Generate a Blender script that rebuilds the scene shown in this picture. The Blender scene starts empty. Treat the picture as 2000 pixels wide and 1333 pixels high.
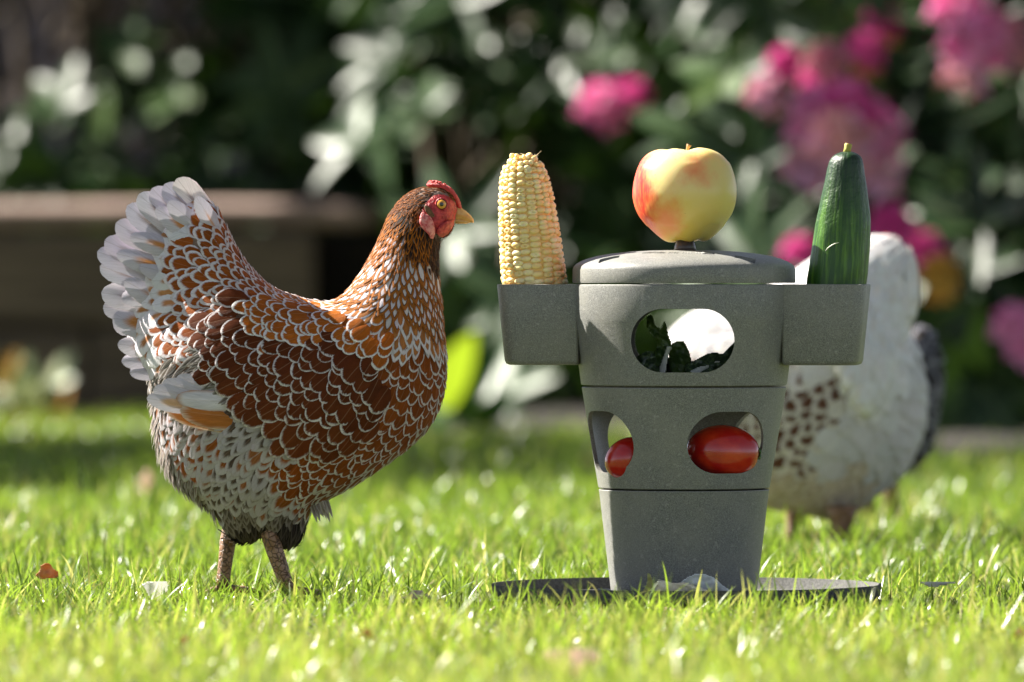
import bpy, bmesh, math, random
import numpy as np
from mathutils import Vector, Matrix
from mathutils.bvhtree import BVHTree

random.seed(7)
RNG = np.random.default_rng(11)
SC = bpy.context.scene
COL = SC.collection
S = 0.000375          # metres per photo pixel at the distance the lens is focused on
HOR = 555.0           # photo row of the horizon
GROUND = 1172.0       # photo row of the lawn below the feeder
D0 = 6.0
CAMZ = (GROUND - HOR) * S
FPX = 16000.0

# ------------------------------------------------------------------ camera
cam_d = bpy.data.cameras.new('camera')
cam = bpy.data.objects.new('camera', cam_d)
COL.objects.link(cam)
SC.camera = cam
cam.location = (0, -D0, CAMZ)
cam.rotation_euler = (math.pi / 2 - math.atan((666.5 - HOR) / FPX), 0, 0)
cam_d.sensor_width = 36
cam_d.lens = FPX / 2000 * 36
cam_d.clip_start = 0.1
cam_d.clip_end = 500
cam_d.dof.use_dof = True
cam_d.dof.focus_distance = D0 - 0.045
cam_d.dof.aperture_fstop = 8.2
cam_d.dof.aperture_blades = 0

# ------------------------------------------------------------------ light
SUN_EL = math.radians(41)
SUN_AZ = math.radians(-65)      # clockwise from +Y: behind and to the left
world = bpy.data.worlds.new('World')
SC.world = world
world.use_nodes = True
wn = world.node_tree
sky = wn.nodes.new('ShaderNodeTexSky')
sky.sky_type = 'NISHITA'
sky.sun_disc = False
sky.air_density = 0.4      # a clear, dry day
sky.dust_density = 0.15
sky.sun_elevation = SUN_EL
sky.sun_rotation = SUN_AZ
hs = wn.nodes.new('ShaderNodeHueSaturation')     # camera white balance: the shade reads nearly neutral
hs.inputs['Saturation'].default_value = 0.5
wn.links.new(sky.outputs[0], hs.inputs['Color'])
wn.links.new(hs.outputs[0], wn.nodes['Background'].inputs[0])
wn.nodes['Background'].inputs[1].default_value = 0.05
sun_d = bpy.data.lights.new('sun', 'SUN')
sun_d.energy = 5.0
sun_d.angle = math.radians(0.53)
sun_d.color = (1.0, 0.94, 0.85)
sun = bpy.data.objects.new('sun', sun_d)
COL.objects.link(sun)
LDIR = Vector((math.sin(SUN_AZ) * math.cos(SUN_EL), math.cos(SUN_AZ) * math.cos(SUN_EL), math.sin(SUN_EL)))
sun.rotation_euler = LDIR.to_track_quat('Z', 'Y').to_euler()
sun.location = LDIR * 20

SC.view_settings.view_transform = 'Standard'
SC.view_settings.look = 'None'
SC.view_settings.gamma = 1
SC.view_settings.exposure = 2.12
SC.cycles.max_bounces = 8
SC.cycles.transparent_max_bounces = 16
SC.cycles.transmission_bounces = 6
SC.cycles.sample_clamp_indirect = 6
SC.cycles.use_denoising = True


# ------------------------------------------------------------------ helpers
def kk(d):
    return (D0 + d) / D0 * S


def P(x, y, d=0.0):
    """a point at world depth d that stands where the photo shows it"""
    k = kk(d)
    return Vector(((x - 1000) * k, d, CAMZ + (HOR - y) * k))


def tag(o, label=None, cat=None, group=None, kind=None):
    if label: o['label'] = label
    if cat: o['category'] = cat
    if group: o['group'] = group
    if kind: o['kind'] = kind
    return o


def thing(name, loc, label, cat, group=None):
    o = bpy.data.objects.new(name, None)
    COL.objects.link(o)
    o.location = loc
    o.empty_display_size = 0.05
    return tag(o, label, cat, group)


def root_loc(o):
    while o.parent is not None:
        o = o.parent
    return o.location


def link(name, me, mat=None, parent=None, smooth=True):
    """me is in world coordinates; it becomes one object (a part if parent is given)"""
    o = bpy.data.objects.new(name, me)
    COL.objects.link(o)
    if parent is not None:
        me.transform(Matrix.Translation(-Vector(root_loc(parent))))
        o.parent = parent
    else:
        n = len(me.vertices)
        co = np.empty(n * 3, np.float32)
        me.vertices.foreach_get('co', co)
        co = co.reshape(-1, 3)
        c = Vector(((co[:, 0].min() + co[:, 0].max()) / 2, (co[:, 1].min() + co[:, 1].max()) / 2, co[:, 2].min()))
        me.transform(Matrix.Translation(-c))
        o.location = c
    if mat is not None:
        me.materials.append(mat)
    if smooth:
        me.polygons.foreach_set('use_smooth', [True] * len(me.polygons))
    me.update()
    return o


def fast_mesh(name, verts, quads, attrs=None):
    verts = np.asarray(verts, np.float32)
    quads = np.asarray(quads, np.int32)
    me = bpy.data.meshes.new(name)
    me.vertices.add(len(verts))
    me.vertices.foreach_set('co', verts.ravel())
    n, m = quads.shape
    me.loops.add(n * m)
    me.loops.foreach_set('vertex_index', quads.ravel())
    me.polygons.add(n)
    me.polygons.foreach_set('loop_start', np.arange(0, n * m, m, dtype=np.int32))
    me.update(calc_edges=True)
    for k, a in (attrs or {}).items():
        a = np.asarray(a, np.float32)
        if a.ndim == 1:
            at = me.attributes.new(k, 'FLOAT', 'POINT'); at.data.foreach_set('value', a)
        elif a.shape[1] == 3:
            at = me.attributes.new(k, 'FLOAT_VECTOR', 'POINT'); at.data.foreach_set('vector', a.ravel())
        else:
            at = me.attributes.new(k, 'FLOAT_COLOR', 'POINT'); at.data.foreach_set('color', a.ravel())
    return me


class MB:
    """collects simple shapes into one mesh"""
    def __init__(s): s.v = []; s.f = []

    def loft(s, loops, cap0=True, cap1=True, close=True):
        b = len(s.v); n = len(loops[0])
        for l in loops: s.v += [tuple(p) for p in l]
        for i in range(len(loops) - 1):
            for j in range(n if close else n - 1):
                a = b + i * n + j; c = b + i * n + (j + 1) % n
                s.f.append((a, c, c + n, a + n))
        if cap0: s.f.append(tuple(b + j for j in reversed(range(n))))
        if cap1: s.f.append(tuple(b + (len(loops) - 1) * n + j for j in range(n)))
        return s

    def tube(s, pts, rad, seg=10, squash=1.0):
        pts = [Vector(p) for p in pts]
        if not hasattr(rad, '__len__'): rad = [rad] * len(pts)
        t0 = (pts[1] - pts[0]).normalized()
        up = Vector((0, 1, 0)) if abs(t0.y) < 0.8 else Vector((1, 0, 0))
        u = t0.cross(up).normalized()
        loops = []
        for i, p in enumerate(pts):
            a = pts[max(i - 1, 0)]; c = pts[min(i + 1, len(pts) - 1)]
            t = (c - a).normalized()
            u = (u - t * u.dot(t)).normalized()
            w = t.cross(u)
            loops.append([p + u * math.cos(q) * rad[i] + w * math.sin(q) * rad[i] * squash
                          for q in [2 * math.pi * k / seg for k in range(seg)]])
        return s.loft(loops)

    def box(s, lo, hi, bev=0.0):
        x0, y0, z0 = lo; x1, y1, z1 = hi
        b = bev
        def ring(z, q): return [(x0 + q, y0 + q, z), (x1 - q, y0 + q, z), (x1 - q, y1 - q, z), (x0 + q, y1 - q, z)]
        if b: return s.loft([ring(z0, b), ring(z0 + b, 0), ring(z1 - b, 0), ring(z1, b)])
        return s.loft([ring(z0, 0), ring(z1, 0)])

    def build(s, name, mat=None, parent=None, smooth=True):
        me = bpy.data.meshes.new(name)
        me.from_pydata([tuple(v) for v in s.v], [], s.f)
        return link(name, me, mat, parent, smooth)


def apply_mods(o):
    dg = bpy.context.evaluated_depsgraph_get()
    me = bpy.data.meshes.new_from_object(o.evaluated_get(dg))
    old = o.data
    o.modifiers.clear()
    o.data = me
    bpy.data.meshes.remove(old)
    return o


def cut(o, cutters):
    for c in cutters:
        m = o.modifiers.new('b', 'BOOLEAN'); m.operation = 'DIFFERENCE'; m.object = c; m.solver = 'EXACT'
    apply_mods(o)
    for c in cutters:
        me = c.data; bpy.data.objects.remove(c); bpy.data.meshes.remove(me)


def sharp(o, deg=40):
    """smooth faces but keep hard edges"""
    bm = bmesh.new(); bm.from_mesh(o.data)
    for e in bm.edges:
        if len(e.link_faces) == 2 and e.calc_face_angle(0) > math.radians(deg): e.smooth = False
    bm.to_mesh(o.data); bm.free()
    o.data.polygons.foreach_set('use_smooth', [True] * len(o.data.polygons))


# ------------------------------------------------------------------ materials
class NT:
    def __init__(s, name):
        s.m = bpy.data.materials.new(name); s.m.use_nodes = True
        s.t = s.m.node_tree; s.b = s.t.nodes['Principled BSDF']; s.out = s.t.nodes['Material Output']

    def n(s, typ, **k):
        nd = s.t.nodes.new(typ)
        for a, v in k.items(): setattr(nd, a, v)
        return nd

    def l(s, a, b): s.t.links.new(a, b)

    def val(s, sock, v):
        if hasattr(v, 'is_output'): s.l(v, sock)
        else: sock.default_value = v

    def math(s, op, a, b=None, c=None, clamp=False):
        nd = s.n('ShaderNodeMath', operation=op, use_clamp=clamp)
        s.val(nd.inputs[0], a)
        if b is not None: s.val(nd.inputs[1], b)
        if c is not None: s.val(nd.inputs[2], c)
        return nd.outputs[0]

    def mix(s, f, a, b, blend='MIX'):
        nd = s.n('ShaderNodeMix', data_type='RGBA', blend_type=blend)
        s.val(nd.inputs[0], f); s.val(nd.inputs[6], a); s.val(nd.inputs[7], b)
        return nd.outputs[2]

    def step(s, x, a, b):
        nd = s.n('ShaderNodeMapRange', interpolation_type='SMOOTHSTEP')
        s.val(nd.inputs[0], x); s.val(nd.inputs[1], a); s.val(nd.inputs[2], b)
        return nd.outputs[0]

    def noise(s, vec, scale, detail=2, rough=0.5, w=None):
        nd = s.n('ShaderNodeTexNoise')
        if vec is not None: s.l(vec, nd.inputs['Vector'])
        nd.inputs['Scale'].default_value = scale; nd.inputs['Detail'].default_value = detail
        nd.inputs['Roughness'].default_value = rough
        return nd.outputs[0]

    def obj(s):
        return s.n('ShaderNodeTexCoord').outputs['Object']

    def bump(s, h, strength, dist=0.001):
        nd = s.n('ShaderNodeBump'); nd.inputs['Strength'].default_value = strength; nd.inputs['Distance'].default_value = dist
        s.l(h, nd.inputs['Height']); s.l(nd.outputs[0], s.b.inputs['Normal'])
        return nd.outputs[0]

    def ps(s, **k):
        for a, v in k.items(): s.val(s.b.inputs[a.replace('_', ' ')], v)

    def translucent(s, col, f, normal=None):
        tr = s.n('ShaderNodeBsdfTranslucent'); s.val(tr.inputs[0], col)
        mx = s.n('ShaderNodeMixShader'); s.val(mx.inputs[0], f)
        s.l(s.b.outputs[0], mx.inputs[1]); s.l(tr.outputs[0], mx.inputs[2]); s.l(mx.outputs[0], s.out.inputs[0])


def c4(c): return (c[0], c[1], c[2], 1.0)


def simple(name, a, b=None, scale=60, rough=0.6, bump=0.0, bscale=None, spec=0.5, trans=0.0, tcol=None, bdist=0.001):
    t = NT(name); o = t.obj()
    nz = t.noise(o, scale, 4, 0.6)
    col = t.mix(t.step(nz, 0.35, 0.65), c4(a), c4(b or a))
    t.ps(Base_Color=col, Roughness=rough)
    t.b.inputs['Specular IOR Level'].default_value = spec
    if bump: t.bump(t.noise(o, bscale or scale * 3, 4, 0.6), bump, bdist)
    if trans: t.translucent(c4(tcol or a), trans)
    return t.m


def feather_material():
    t = NT('feather')
    fu = t.n('ShaderNodeAttribute', attribute_name='fuv').outputs['Vector']
    sx = t.n('ShaderNodeSeparateXYZ'); t.l(fu, sx.inputs[0])
    x, tt, v = sx.outputs
    c1 = t.n('ShaderNodeAttribute', attribute_name='c1').outputs['Color']
    c2 = t.n('ShaderNodeAttribute', attribute_name='c2').outputs['Color']
    pn = t.n('ShaderNodeAttribute', attribute_name='par')
    sp = t.n('ShaderNodeSeparateColor'); t.l(pn.outputs['Color'], sp.inputs[0])
    lace, point, rnd = sp.outputs
    line = pn.outputs['Alpha']
    ax = t.math('ABSOLUTE', x)
    dr = t.math('SQRT', t.math('ADD', t.math('MULTIPLY', x, x), t.math('MULTIPLY', tt, tt)))
    dp = t.math('ADD', ax, t.math('POWER', tt, 1.5))
    d = t.math('ADD', t.math('MULTIPLY', dr, t.math('SUBTRACT', 1.0, point)), t.math('MULTIPLY', dp, point))
    q = t.math('SUBTRACT', t.math('MULTIPLY', v, 1.6), t.math('MULTIPLY', ax, 0.9))
    cb = t.n('ShaderNodeCombineXYZ'); t.l(q, cb.inputs[0]); t.l(t.math('MULTIPLY', rnd, 37.0), cb.inputs[1])
    t.l(t.math('MULTIPLY', x, 0.15), cb.inputs[2])
    nb = t.noise(cb.outputs[0], 22, 2, 0.6)          # barbs
    cb2 = t.n('ShaderNodeCombineXYZ'); t.l(x, cb2.inputs[0]); t.l(v, cb2.inputs[1]); t.l(t.math('MULTIPLY', rnd, 53.0), cb2.inputs[2])
    nl = t.noise(cb2.outputs[0], 2.3, 3, 0.6)        # larger unevenness
    dd = t.math('ADD', d, t.math('ADD', t.math('MULTIPLY', t.math('SUBTRACT', nb, 0.5), 0.26),
                                 t.math('MULTIPLY', t.math('SUBTRACT', nl, 0.5), 0.45)))
    edge = t.math('SUBTRACT', 1.0, lace)
    soft = t.math('ADD', 0.045, t.math('MAXIMUM', t.math('SUBTRACT', 0.16, line), 0.0))
    mk = t.step(dd, t.math('SUBTRACT', edge, soft), t.math('ADD', edge, soft))
    c1v = t.mix(1.0, c1, t.mix(nl, (0.6, 0.6, 0.6, 1), (1.35, 1.3, 1.25, 1)), 'MULTIPLY')
    shaft = t.step(ax, 0.05, 0.02)
    c1s = t.mix(t.math('MULTIPLY', shaft, 0.35), c1v, t.mix(0.5, c1v, (0.6, 0.4, 0.25, 1)))
    col = t.mix(mk, c1s, c2)
    lm = t.math('MULTIPLY', t.step(t.math('ABSOLUTE', t.math('SUBTRACT', dd, edge)), 0.10, 0.03), line)
    col = t.mix(lm, col, (0.02, 0.012, 0.012, 1))
    br = t.mix(nb, (0.72, 0.72, 0.73, 1), (1.2, 1.2, 1.2, 1))
    col = t.mix(1.0, col, br, 'MULTIPLY')
    shd = t.math('MULTIPLY', t.step(ax, 0.035, 0.012), mk)
    col = t.mix(t.math('MULTIPLY', shd, 0.4), col, (0.25, 0.2, 0.18, 1))
    cb3 = t.n('ShaderNodeCombineXYZ'); t.l(t.math('MULTIPLY', q, 1.0), cb3.inputs[0]); t.l(t.math('MULTIPLY', rnd, 71.0), cb3.inputs[1])
    st = t.noise(cb3.outputs[0], 75, 1, 0.5)
    col = t.mix(t.math('MULTIPLY', t.step(st, 0.56, 0.7), 0.28), col, t.mix(1.0, col, (0.35, 0.33, 0.33, 1), 'MULTIPLY'))
    t.ps(Base_Color=col, Roughness=0.6)
    t.b.inputs['Specular IOR Level'].default_value = 0.10
    t.bump(nb, 0.5, 0.0006)
    t.translucent(col, 0.16)
    # frayed vane: the barbs part along the outline
    fr = t.noise(cb3.outputs[0], 38, 2, 0.7)
    cutm = t.step(t.math('ADD', d, t.math('MULTIPLY', t.math('SUBTRACT', fr, 0.5), 0.55)), 0.99, 1.02)
    tp = t.n('ShaderNodeBsdfTransparent'); mx = t.n('ShaderNodeMixShader')
    prev = t.out.inputs[0].links[0].from_socket
    t.l(cutm, mx.inputs[0]); t.l(prev, mx.inputs[1]); t.l(tp.outputs[0], mx.inputs[2]); t.l(mx.outputs[0], t.out.inputs[0])
    return t.m


M_FEATHER = feather_material()


def plastic():
    t = NT('grey_speckled_plastic'); o = t.obj()
    a = t.noise(o, 1300, 3, 0.7); b = t.noise(o, 35, 4, 0.6); c = t.noise(o, 330, 5, 0.65)
    v = t.n('ShaderNodeTexVoronoi'); t.l(o, v.inputs['Vector']); v.inputs['Scale'].default_value = 520
    fleck = t.step(v.outputs[0], 0.22, 0.08)
    col = t.mix(t.step(a, 0.36, 0.64), (0.11, 0.112, 0.103, 1), (0.235, 0.237, 0.223, 1))
    col = t.mix(t.math('MULTIPLY', t.step(b, 0.35, 0.7), 0.5), col, (0.24, 0.235, 0.20, 1))
    col = t.mix(t.math('MULTIPLY', t.step(c, 0.58, 0.66), 0.35), col, (0.40, 0.39, 0.36, 1))
    col = t.mix(t.math('MULTIPLY', fleck, 0.55), col, (0.08, 0.075, 0.07, 1))
    t.ps(Base_Color=col, Roughness=t.math('ADD', 0.36, t.math('MULTIPLY', b, 0.2)))
    t.b.inputs['Specular IOR Level'].default_value = 0.4
    t.bump(t.math('ADD', a, c), 0.35, 0.0004)
    return t.m


M_PLASTIC = plastic()

# ------------------------------------------------------------------ outlines that become solids
def spline(pts, n=6, closed=True):
    p = np.array(pts, float); N = len(p); out = []
    rng = range(N) if closed else range(N - 1)
    for i in rng:
        if closed: a, b, c, d = p[i - 1], p[i], p[(i + 1) % N], p[(i + 2) % N]
        else: a, b, c, d = p[max(i - 1, 0)], p[i], p[i + 1], p[min(i + 2, N - 1)]
        for k in range(n):
            t = k / n
            out.append(0.5 * ((2 * b) + (-a + c) * t + (2 * a - 5 * b + 4 * c - d) * t * t + (-a + 3 * b - 3 * c + d) * t ** 3))
    if not closed: out.append(p[-1])
    return np.array(out)


def raster(poly, X, Y):
    ins = np.zeros(X.shape, bool)
    n = len(poly)
    for i in range(n):
        x1, y1 = poly[i]; x2, y2 = poly[(i + 1) % n]
        if y1 == y2: continue
        c = ((Y >= y1) != (Y >= y2)) & (X < (x2 - x1) * (Y - y1) / (y2 - y1) + x1)
        ins ^= c
    return ins


def inflate(poly, g, iters=500):
    x0, y0 = poly.min(0) - 3 * g; x1, y1 = poly.max(0) + 3 * g
    xs = np.arange(x0, x1, g); ys = np.arange(y0, y1, g)
    X, Y = np.meshgrid(xs, ys)
    m = raster(poly, X, Y)
    m[0] = m[-1] = False; m[:, 0] = m[:, -1] = False
    h = np.zeros(m.shape)
    ii, jj = np.indices(m.shape)
    red = m & ((ii + jj) % 2 == 0); blk = m & ((ii + jj) % 2 == 1)
    w = 1.93 if max(m.shape) > 120 else 1.8
    for _ in range(iters):
        for mm in (red, blk):
            nb = np.zeros_like(h)
            nb[1:-1, 1:-1] = (h[:-2, 1:-1] + h[2:, 1:-1] + h[1:-1, :-2] + h[1:-1, 2:] + g * g) / 4
            h[mm] += w * (nb[mm] - h[mm])
    return X, Y, m, np.sqrt(np.maximum(2 * h, 0))


def sample_grid(X, Y, H, x, y):
    g = X[0, 1] - X[0, 0]
    i = np.clip((x - X[0, 0]) / g, 0, X.shape[1] - 1.001); j = np.clip((y - Y[0, 0]) / g, 0, X.shape[0] - 1.001)
    i0 = i.astype(int); j0 = j.astype(int); fi = i - i0; fj = j - j0
    return (H[j0, i0] * (1 - fi) * (1 - fj) + H[j0, i0 + 1] * fi * (1 - fj) + H[j0 + 1, i0] * (1 - fi) * fj + H[j0 + 1, i0 + 1] * fi * fj)


def solid(name, poly, g, d, zmul=1.0, offset=None, one_sided=0, mat=None, parent=None, remesh=None, smooth=6, iters=500, nsub=6):
    """a rounded body grown from an outline; zmul scales its thickness, offset(X,Y) lifts the middle surface (px)"""
    poly = spline(poly, nsub)
    X, Y, m, H = inflate(poly, g, iters)
    zm = zmul(X, Y) if callable(zmul) else zmul
    H = H * zm
    O = offset(X, Y) if offset is not None else np.zeros_like(X)
    k = kk(d)
    idx = -np.ones(m.shape, int); idx[m] = np.arange(m.sum()); n = m.sum()
    wx = (X[m] - 1000) * k; wz = CAMZ + (HOR - Y[m]) * k
    vf = np.stack([wx, d - (O[m] + H[m]) * k, wz], 1)
    vb = np.stack([wx, d - (O[m] - H[m]) * k, wz], 1)
    q = m[:-1, :-1] & m[1:, :-1] & m[:-1, 1:] & m[1:, 1:]
    a = idx[:-1, :-1][q]; b = idx[1:, :-1][q]; c = idx[1:, 1:][q]; e = idx[:-1, 1:][q]
    F = np.stack([a, b, c, e], 1)
    B = np.stack([a, e, c, b], 1) + n
    # stitch the rim
    from collections import Counter
    ed = {}
    for f in F:
        for s in range(4):
            ed[(f[s], f[(s + 1) % 4])] = 1
    rim = [(u, v) for (u, v) in ed if (v, u) not in ed]
    R = np.array([(v, u, u + n, v + n) for u, v in rim])
    me = fast_mesh(name, np.vstack([vf, vb]), np.vstack([F, B, R]))
    o = bpy.data.objects.new(name, me); COL.objects.link(o)
    if remesh:
        mo = o.modifiers.new('r', 'REMESH'); mo.mode = 'VOXEL'; mo.voxel_size = remesh * k; mo.use_smooth_shade = True
    mo = o.modifiers.new('s', 'SMOOTH'); mo.iterations = smooth; mo.factor = 0.5
    apply_mods(o)
    me = o.data; bpy.data.objects.remove(o)
    return link(name, me, mat, parent)


def bvh_of(o):
    """BVH plus smooth normals in world space"""
    off = root_loc(o) if o.parent else o.location
    me = o.data; n = len(me.vertices)
    co = np.empty(n * 3, np.float32); me.vertices.foreach_get('co', co); co = co.reshape(-1, 3) + np.array(off)
    nr = np.empty(n * 3, np.float32); me.vertices.foreach_get('normal', nr); nr = nr.reshape(-1, 3)
    polys = [tuple(p.vertices) for p in me.polygons]
    b = BVHTree.FromPolygons([Vector(c) for c in co], polys)
    nv = [Vector(x) for x in nr]; cv = [Vector(x) for x in co]
    def near(p):
        q, fn, i, dist = b.find_nearest(p)
        vs = polys[i]
        ww = [1.0 / ((cv[j] - q).length + 1e-6) for j in vs]
        nn = Vector((0, 0, 0))
        for w, j in zip(ww, vs): nn += nv[j] * w
        return q, nn.normalized()
    def side(x, y, d, sg):
        'the point of the flank seen at photo position x, y; sg 1 = the side towards the camera'
        o = P(x, y, d); o.y += -sg * 0.3
        q, fn, i, dist = b.ray_cast(o, Vector((0, sg, 0)))
        return near(q) if q is not None else near(P(x, y, d))
    near.side = side
    return near, co, polys


# ------------------------------------------------------------------ plumage
VROWS = np.array([0, .22, .45, .62, .75, .85, .93, .975, 1.0])
UCOLS = np.array([-1, -.55, 0, .55, 1.0])
FQ = []
for i in range(len(VROWS) - 1):
    for j in range(len(UCOLS) - 1):
        a = i * 5 + j
        FQ.append((a, a + 1, a + 6, a + 5))
FQ = np.array(FQ)


class Plumage:
    def __init__(s): s.v = []; s.fuv = []; s.c1 = []; s.c2 = []; s.par = []; s.n = 0

    def push(s, V, x, t, v, c1, c2, lace, point, line):
        s.v.append(V)
        s.fuv.append(np.stack([x, t, v], 1))
        k = len(V); one = np.ones(k)
        s.c1.append(np.tile([*c1, 1], (k, 1))); s.c2.append(np.tile([*c2, 1], (k, 1)))
        s.par.append(np.tile([lace, point, random.random(), line], (k, 1)))
        s.n += 1

    def shape(s, point, v0=0.45, base=0.35):
        t = np.clip((VROWS - v0) / (1 - v0), 0, 1)
        w = (1 - point) * np.sqrt(np.maximum(1 - t * t, 0)) + point * (1 - t ** 1.5)
        w = w * (base + (1 - base) * np.clip(VROWS / 0.4, 0, 1) ** 0.7)
        w[-1] = max(w[-1], 0.02)
        return t, w

    def lay(s, near, p0, n0, flow, L, W, c1, c2, lace, point=0.0, line=0.0, lift=0.10, base_off=0.4e-3, steer=None):
        """a feather that follows the body surface along the flow field"""
        t, w = s.shape(point)
        p = p0.copy(); nn = n0
        V = np.empty((45, 3)); X = np.empty(45); T = np.empty(45); VV = np.empty(45)
        d = None; prev = 0
        jit = random.uniform(-.28, .28); cup = random.uniform(0.0, 0.09); wl = random.uniform(.9, 1.1); wr = random.uniform(.9, 1.1)
        for i, v in enumerate(VROWS):
            f = flow(p)
            f = f - nn * f.dot(nn)
            if f.length < 1e-4: f = Vector((0, 0, -1))
            f.normalize()
            if d is None: d = (f + nn.cross(f) * jit).normalized()
            else:
                d = d - nn * d.dot(nn); d = (d * 0.75 + f * 0.25).normalized()
            if i:
                p = p + d * (v - prev) * L
                p, nn = near(p)
            prev = v
            lat = nn.cross(d)
            off = base_off + lift * v * L + cup * L * max(0, v - 0.75)
            for j, u in enumerate(UCOLS):
                xx = u * w[i]
                pt = p + lat * xx * W * 0.5 * (wl if u < 0 else wr)
                if j != 2 and W > 0.004:
                    q, qn = near(pt)
                else: q, qn = pt, nn
                V[i * 5 + j] = q + qn * (off - abs(u) ** 2 * 0.035 * W)
                X[i * 5 + j] = xx; T[i * 5 + j] = t[i]; VV[i * 5 + j] = v
        s.push(V, X, T, VV, c1, c2, lace, point, line)

    def free(s, a, b, W, lat, c1, c2, lace, point=0.0, line=0.0, camber=0.12, bow=None, base=0.35, v0=0.55):
        """a long free feather from a to b; lat = direction across its width, bow = sideways curve"""
        t, w = s.shape(point, v0, base)
        a = Vector(a); b = Vector(b); ax = (b - a).normalized(); lat = (lat - ax * lat.dot(ax)).normalized()
        nn = ax.cross(lat).normalized()
        if nn.y > 0: nn = -nn
        V = np.empty((45, 3)); X = np.empty(45); T = np.empty(45); VV = np.empty(45)
        for i, v in enumerate(VROWS):
            c = a.lerp(b, v)
            if bow is not None: c = c + bow * math.sin(v * math.pi)
            for j, u in enumerate(UCOLS):
                xx = u * w[i]
                V[i * 5 + j] = c + lat * xx * W * 0.5 - nn * camber * W * xx * xx
                X[i * 5 + j] = xx; T[i * 5 + j] = t[i]; VV[i * 5 + j] = v
        s.push(V, X, T, VV, c1, c2, lace, point, line)

    def build(s, name, parent):
        n = s.n
        q = (FQ[None] + (np.arange(n) * 45)[:, None, None]).reshape(-1, 4)
        me = fast_mesh(name, np.vstack(s.v), q, {'fuv': np.vstack(s.fuv), 'c1': np.vstack(s.c1), 'c2': np.vstack(s.c2), 'par': np.vstack(s.par)})
        return link(name, me, M_FEATHER, parent)


def flow_field(pts, d, org=(1000, 0)):
    A = np.array(pts, float); k = kk(d)
    def f(p):
        x = p.x / k + 1000; y = HOR - (p.z - CAMZ) / k
        w = 1.0 / ((A[:, 0] - x) ** 2 + (A[:, 1] - y) ** 2 + 60) ** 1.6
        w /= w.sum()
        v = (A[:, 2:] * w[:, None]).sum(0)
        return Vector((v[0], 0, -v[1]))
    return f


def poisson(co, polys, rad, k, n_cand=70000, seed=3):
    """points spread over the surface; rad(x_px, y_px) gives their spacing in px"""
    rg = np.random.default_rng(seed)
    tri = []
    for p in polys:
        for j in range(1, len(p) - 1): tri.append((p[0], p[j], p[j + 1]))
    tri = np.array(tri)
    a, b, c = co[tri[:, 0]], co[tri[:, 1]], co[tri[:, 2]]
    ar = np.linalg.norm(np.cross(b - a, c - a), axis=1)
    pick = rg.choice(len(tri), n_cand, p=ar / ar.sum())
    r1 = np.sqrt(rg.random(n_cand)); r2 = rg.random(n_cand)
    pts = a[pick] * (1 - r1)[:, None] + b[pick] * (r1 * (1 - r2))[:, None] + c[pick] * (r1 * r2)[:, None]
    px = pts[:, 0] / k + 1000; py = HOR - (pts[:, 2] - CAMZ) / k
    cell = 12 * k; grid = {}; out = []
    for i in range(n_cand):
        r = rad(px[i], py[i])
        if r is None: continue
        r *= k
        p = pts[i]; key = tuple((p // cell).astype(int)); ok = True
        R = int(r // cell) + 1
        for ax in range(-R, R + 1):
            for ay in range(-R, R + 1):
                for az in range(-R, R + 1):
                    for q in grid.get((key[0] + ax, key[1] + ay, key[2] + az), ()):
                        if (p[0] - q[0]) ** 2 + (p[1] - q[1]) ** 2 + (p[2] - q[2]) ** 2 < r * r:
                            ok = False; break
                    if not ok: break
                if not ok: break
            if not ok: break
        if ok:
            grid.setdefault(key, []).append(p); out.append((p, px[i], py[i]))
    return out


def vary(c, a=0.15):
    f = 1 + random.uniform(-a, a)
    return tuple(min(1, max(0, x * f * (1 + random.uniform(-a, a) * 0.25))) for x in c)


def nearest_type(pts):
    A = np.array([(p[0], p[1]) for p in pts], float); names = [p[2] for p in pts]
    def f(x, y, jit=0):
        dx = A[:, 0] - x - random.uniform(-jit, jit); dy = A[:, 1] - y - random.uniform(-jit, jit)
        return names[int(np.argmin(dx * dx + dy * dy))]
    return f

# ================================================================== the setting
def ground():
    t = NT('lawn_soil'); o = t.obj()
    a = t.noise(o, 14, 5, 0.65); b = t.noise(o, 130, 4, 0.7)
    col = t.mix(t.step(a, 0.35, 0.65), (0.045, 0.065, 0.012, 1), (0.075, 0.085, 0.025, 1))
    col = t.mix(t.step(b, 0.45, 0.7), col, (0.09, 0.085, 0.03, 1))
    t.ps(Base_Color=col, Roughness=0.95)
    t.bump(b, 0.8, 0.006)
    m = MB()
    m.f = []
    n = 60; R = 60.0
    xs = np.concatenate([np.linspace(-R, -3, 8), np.linspace(-2.8, 2.8, 57), np.linspace(3, R, 8)])
    ys = np.concatenate([np.linspace(-R, -3, 8), np.linspace(-2.8, 4, 69), np.linspace(4.2, R + 20, 12)])
    for y in ys:
        for x in xs: m.v.append((x, y, -0.004 + 0.003 * math.sin(x * 5 + 1) * math.cos(y * 4)))
    w = len(xs)
    for j in range(len(ys) - 1):
        for i in range(w - 1): m.f.append((j * w + i, j * w + i + 1, (j + 1) * w + i + 1, (j + 1) * w + i))
    tag(m.build('ground', t.m), 'lawn soil under the short grass', 'ground', kind='structure')


ground()


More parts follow.
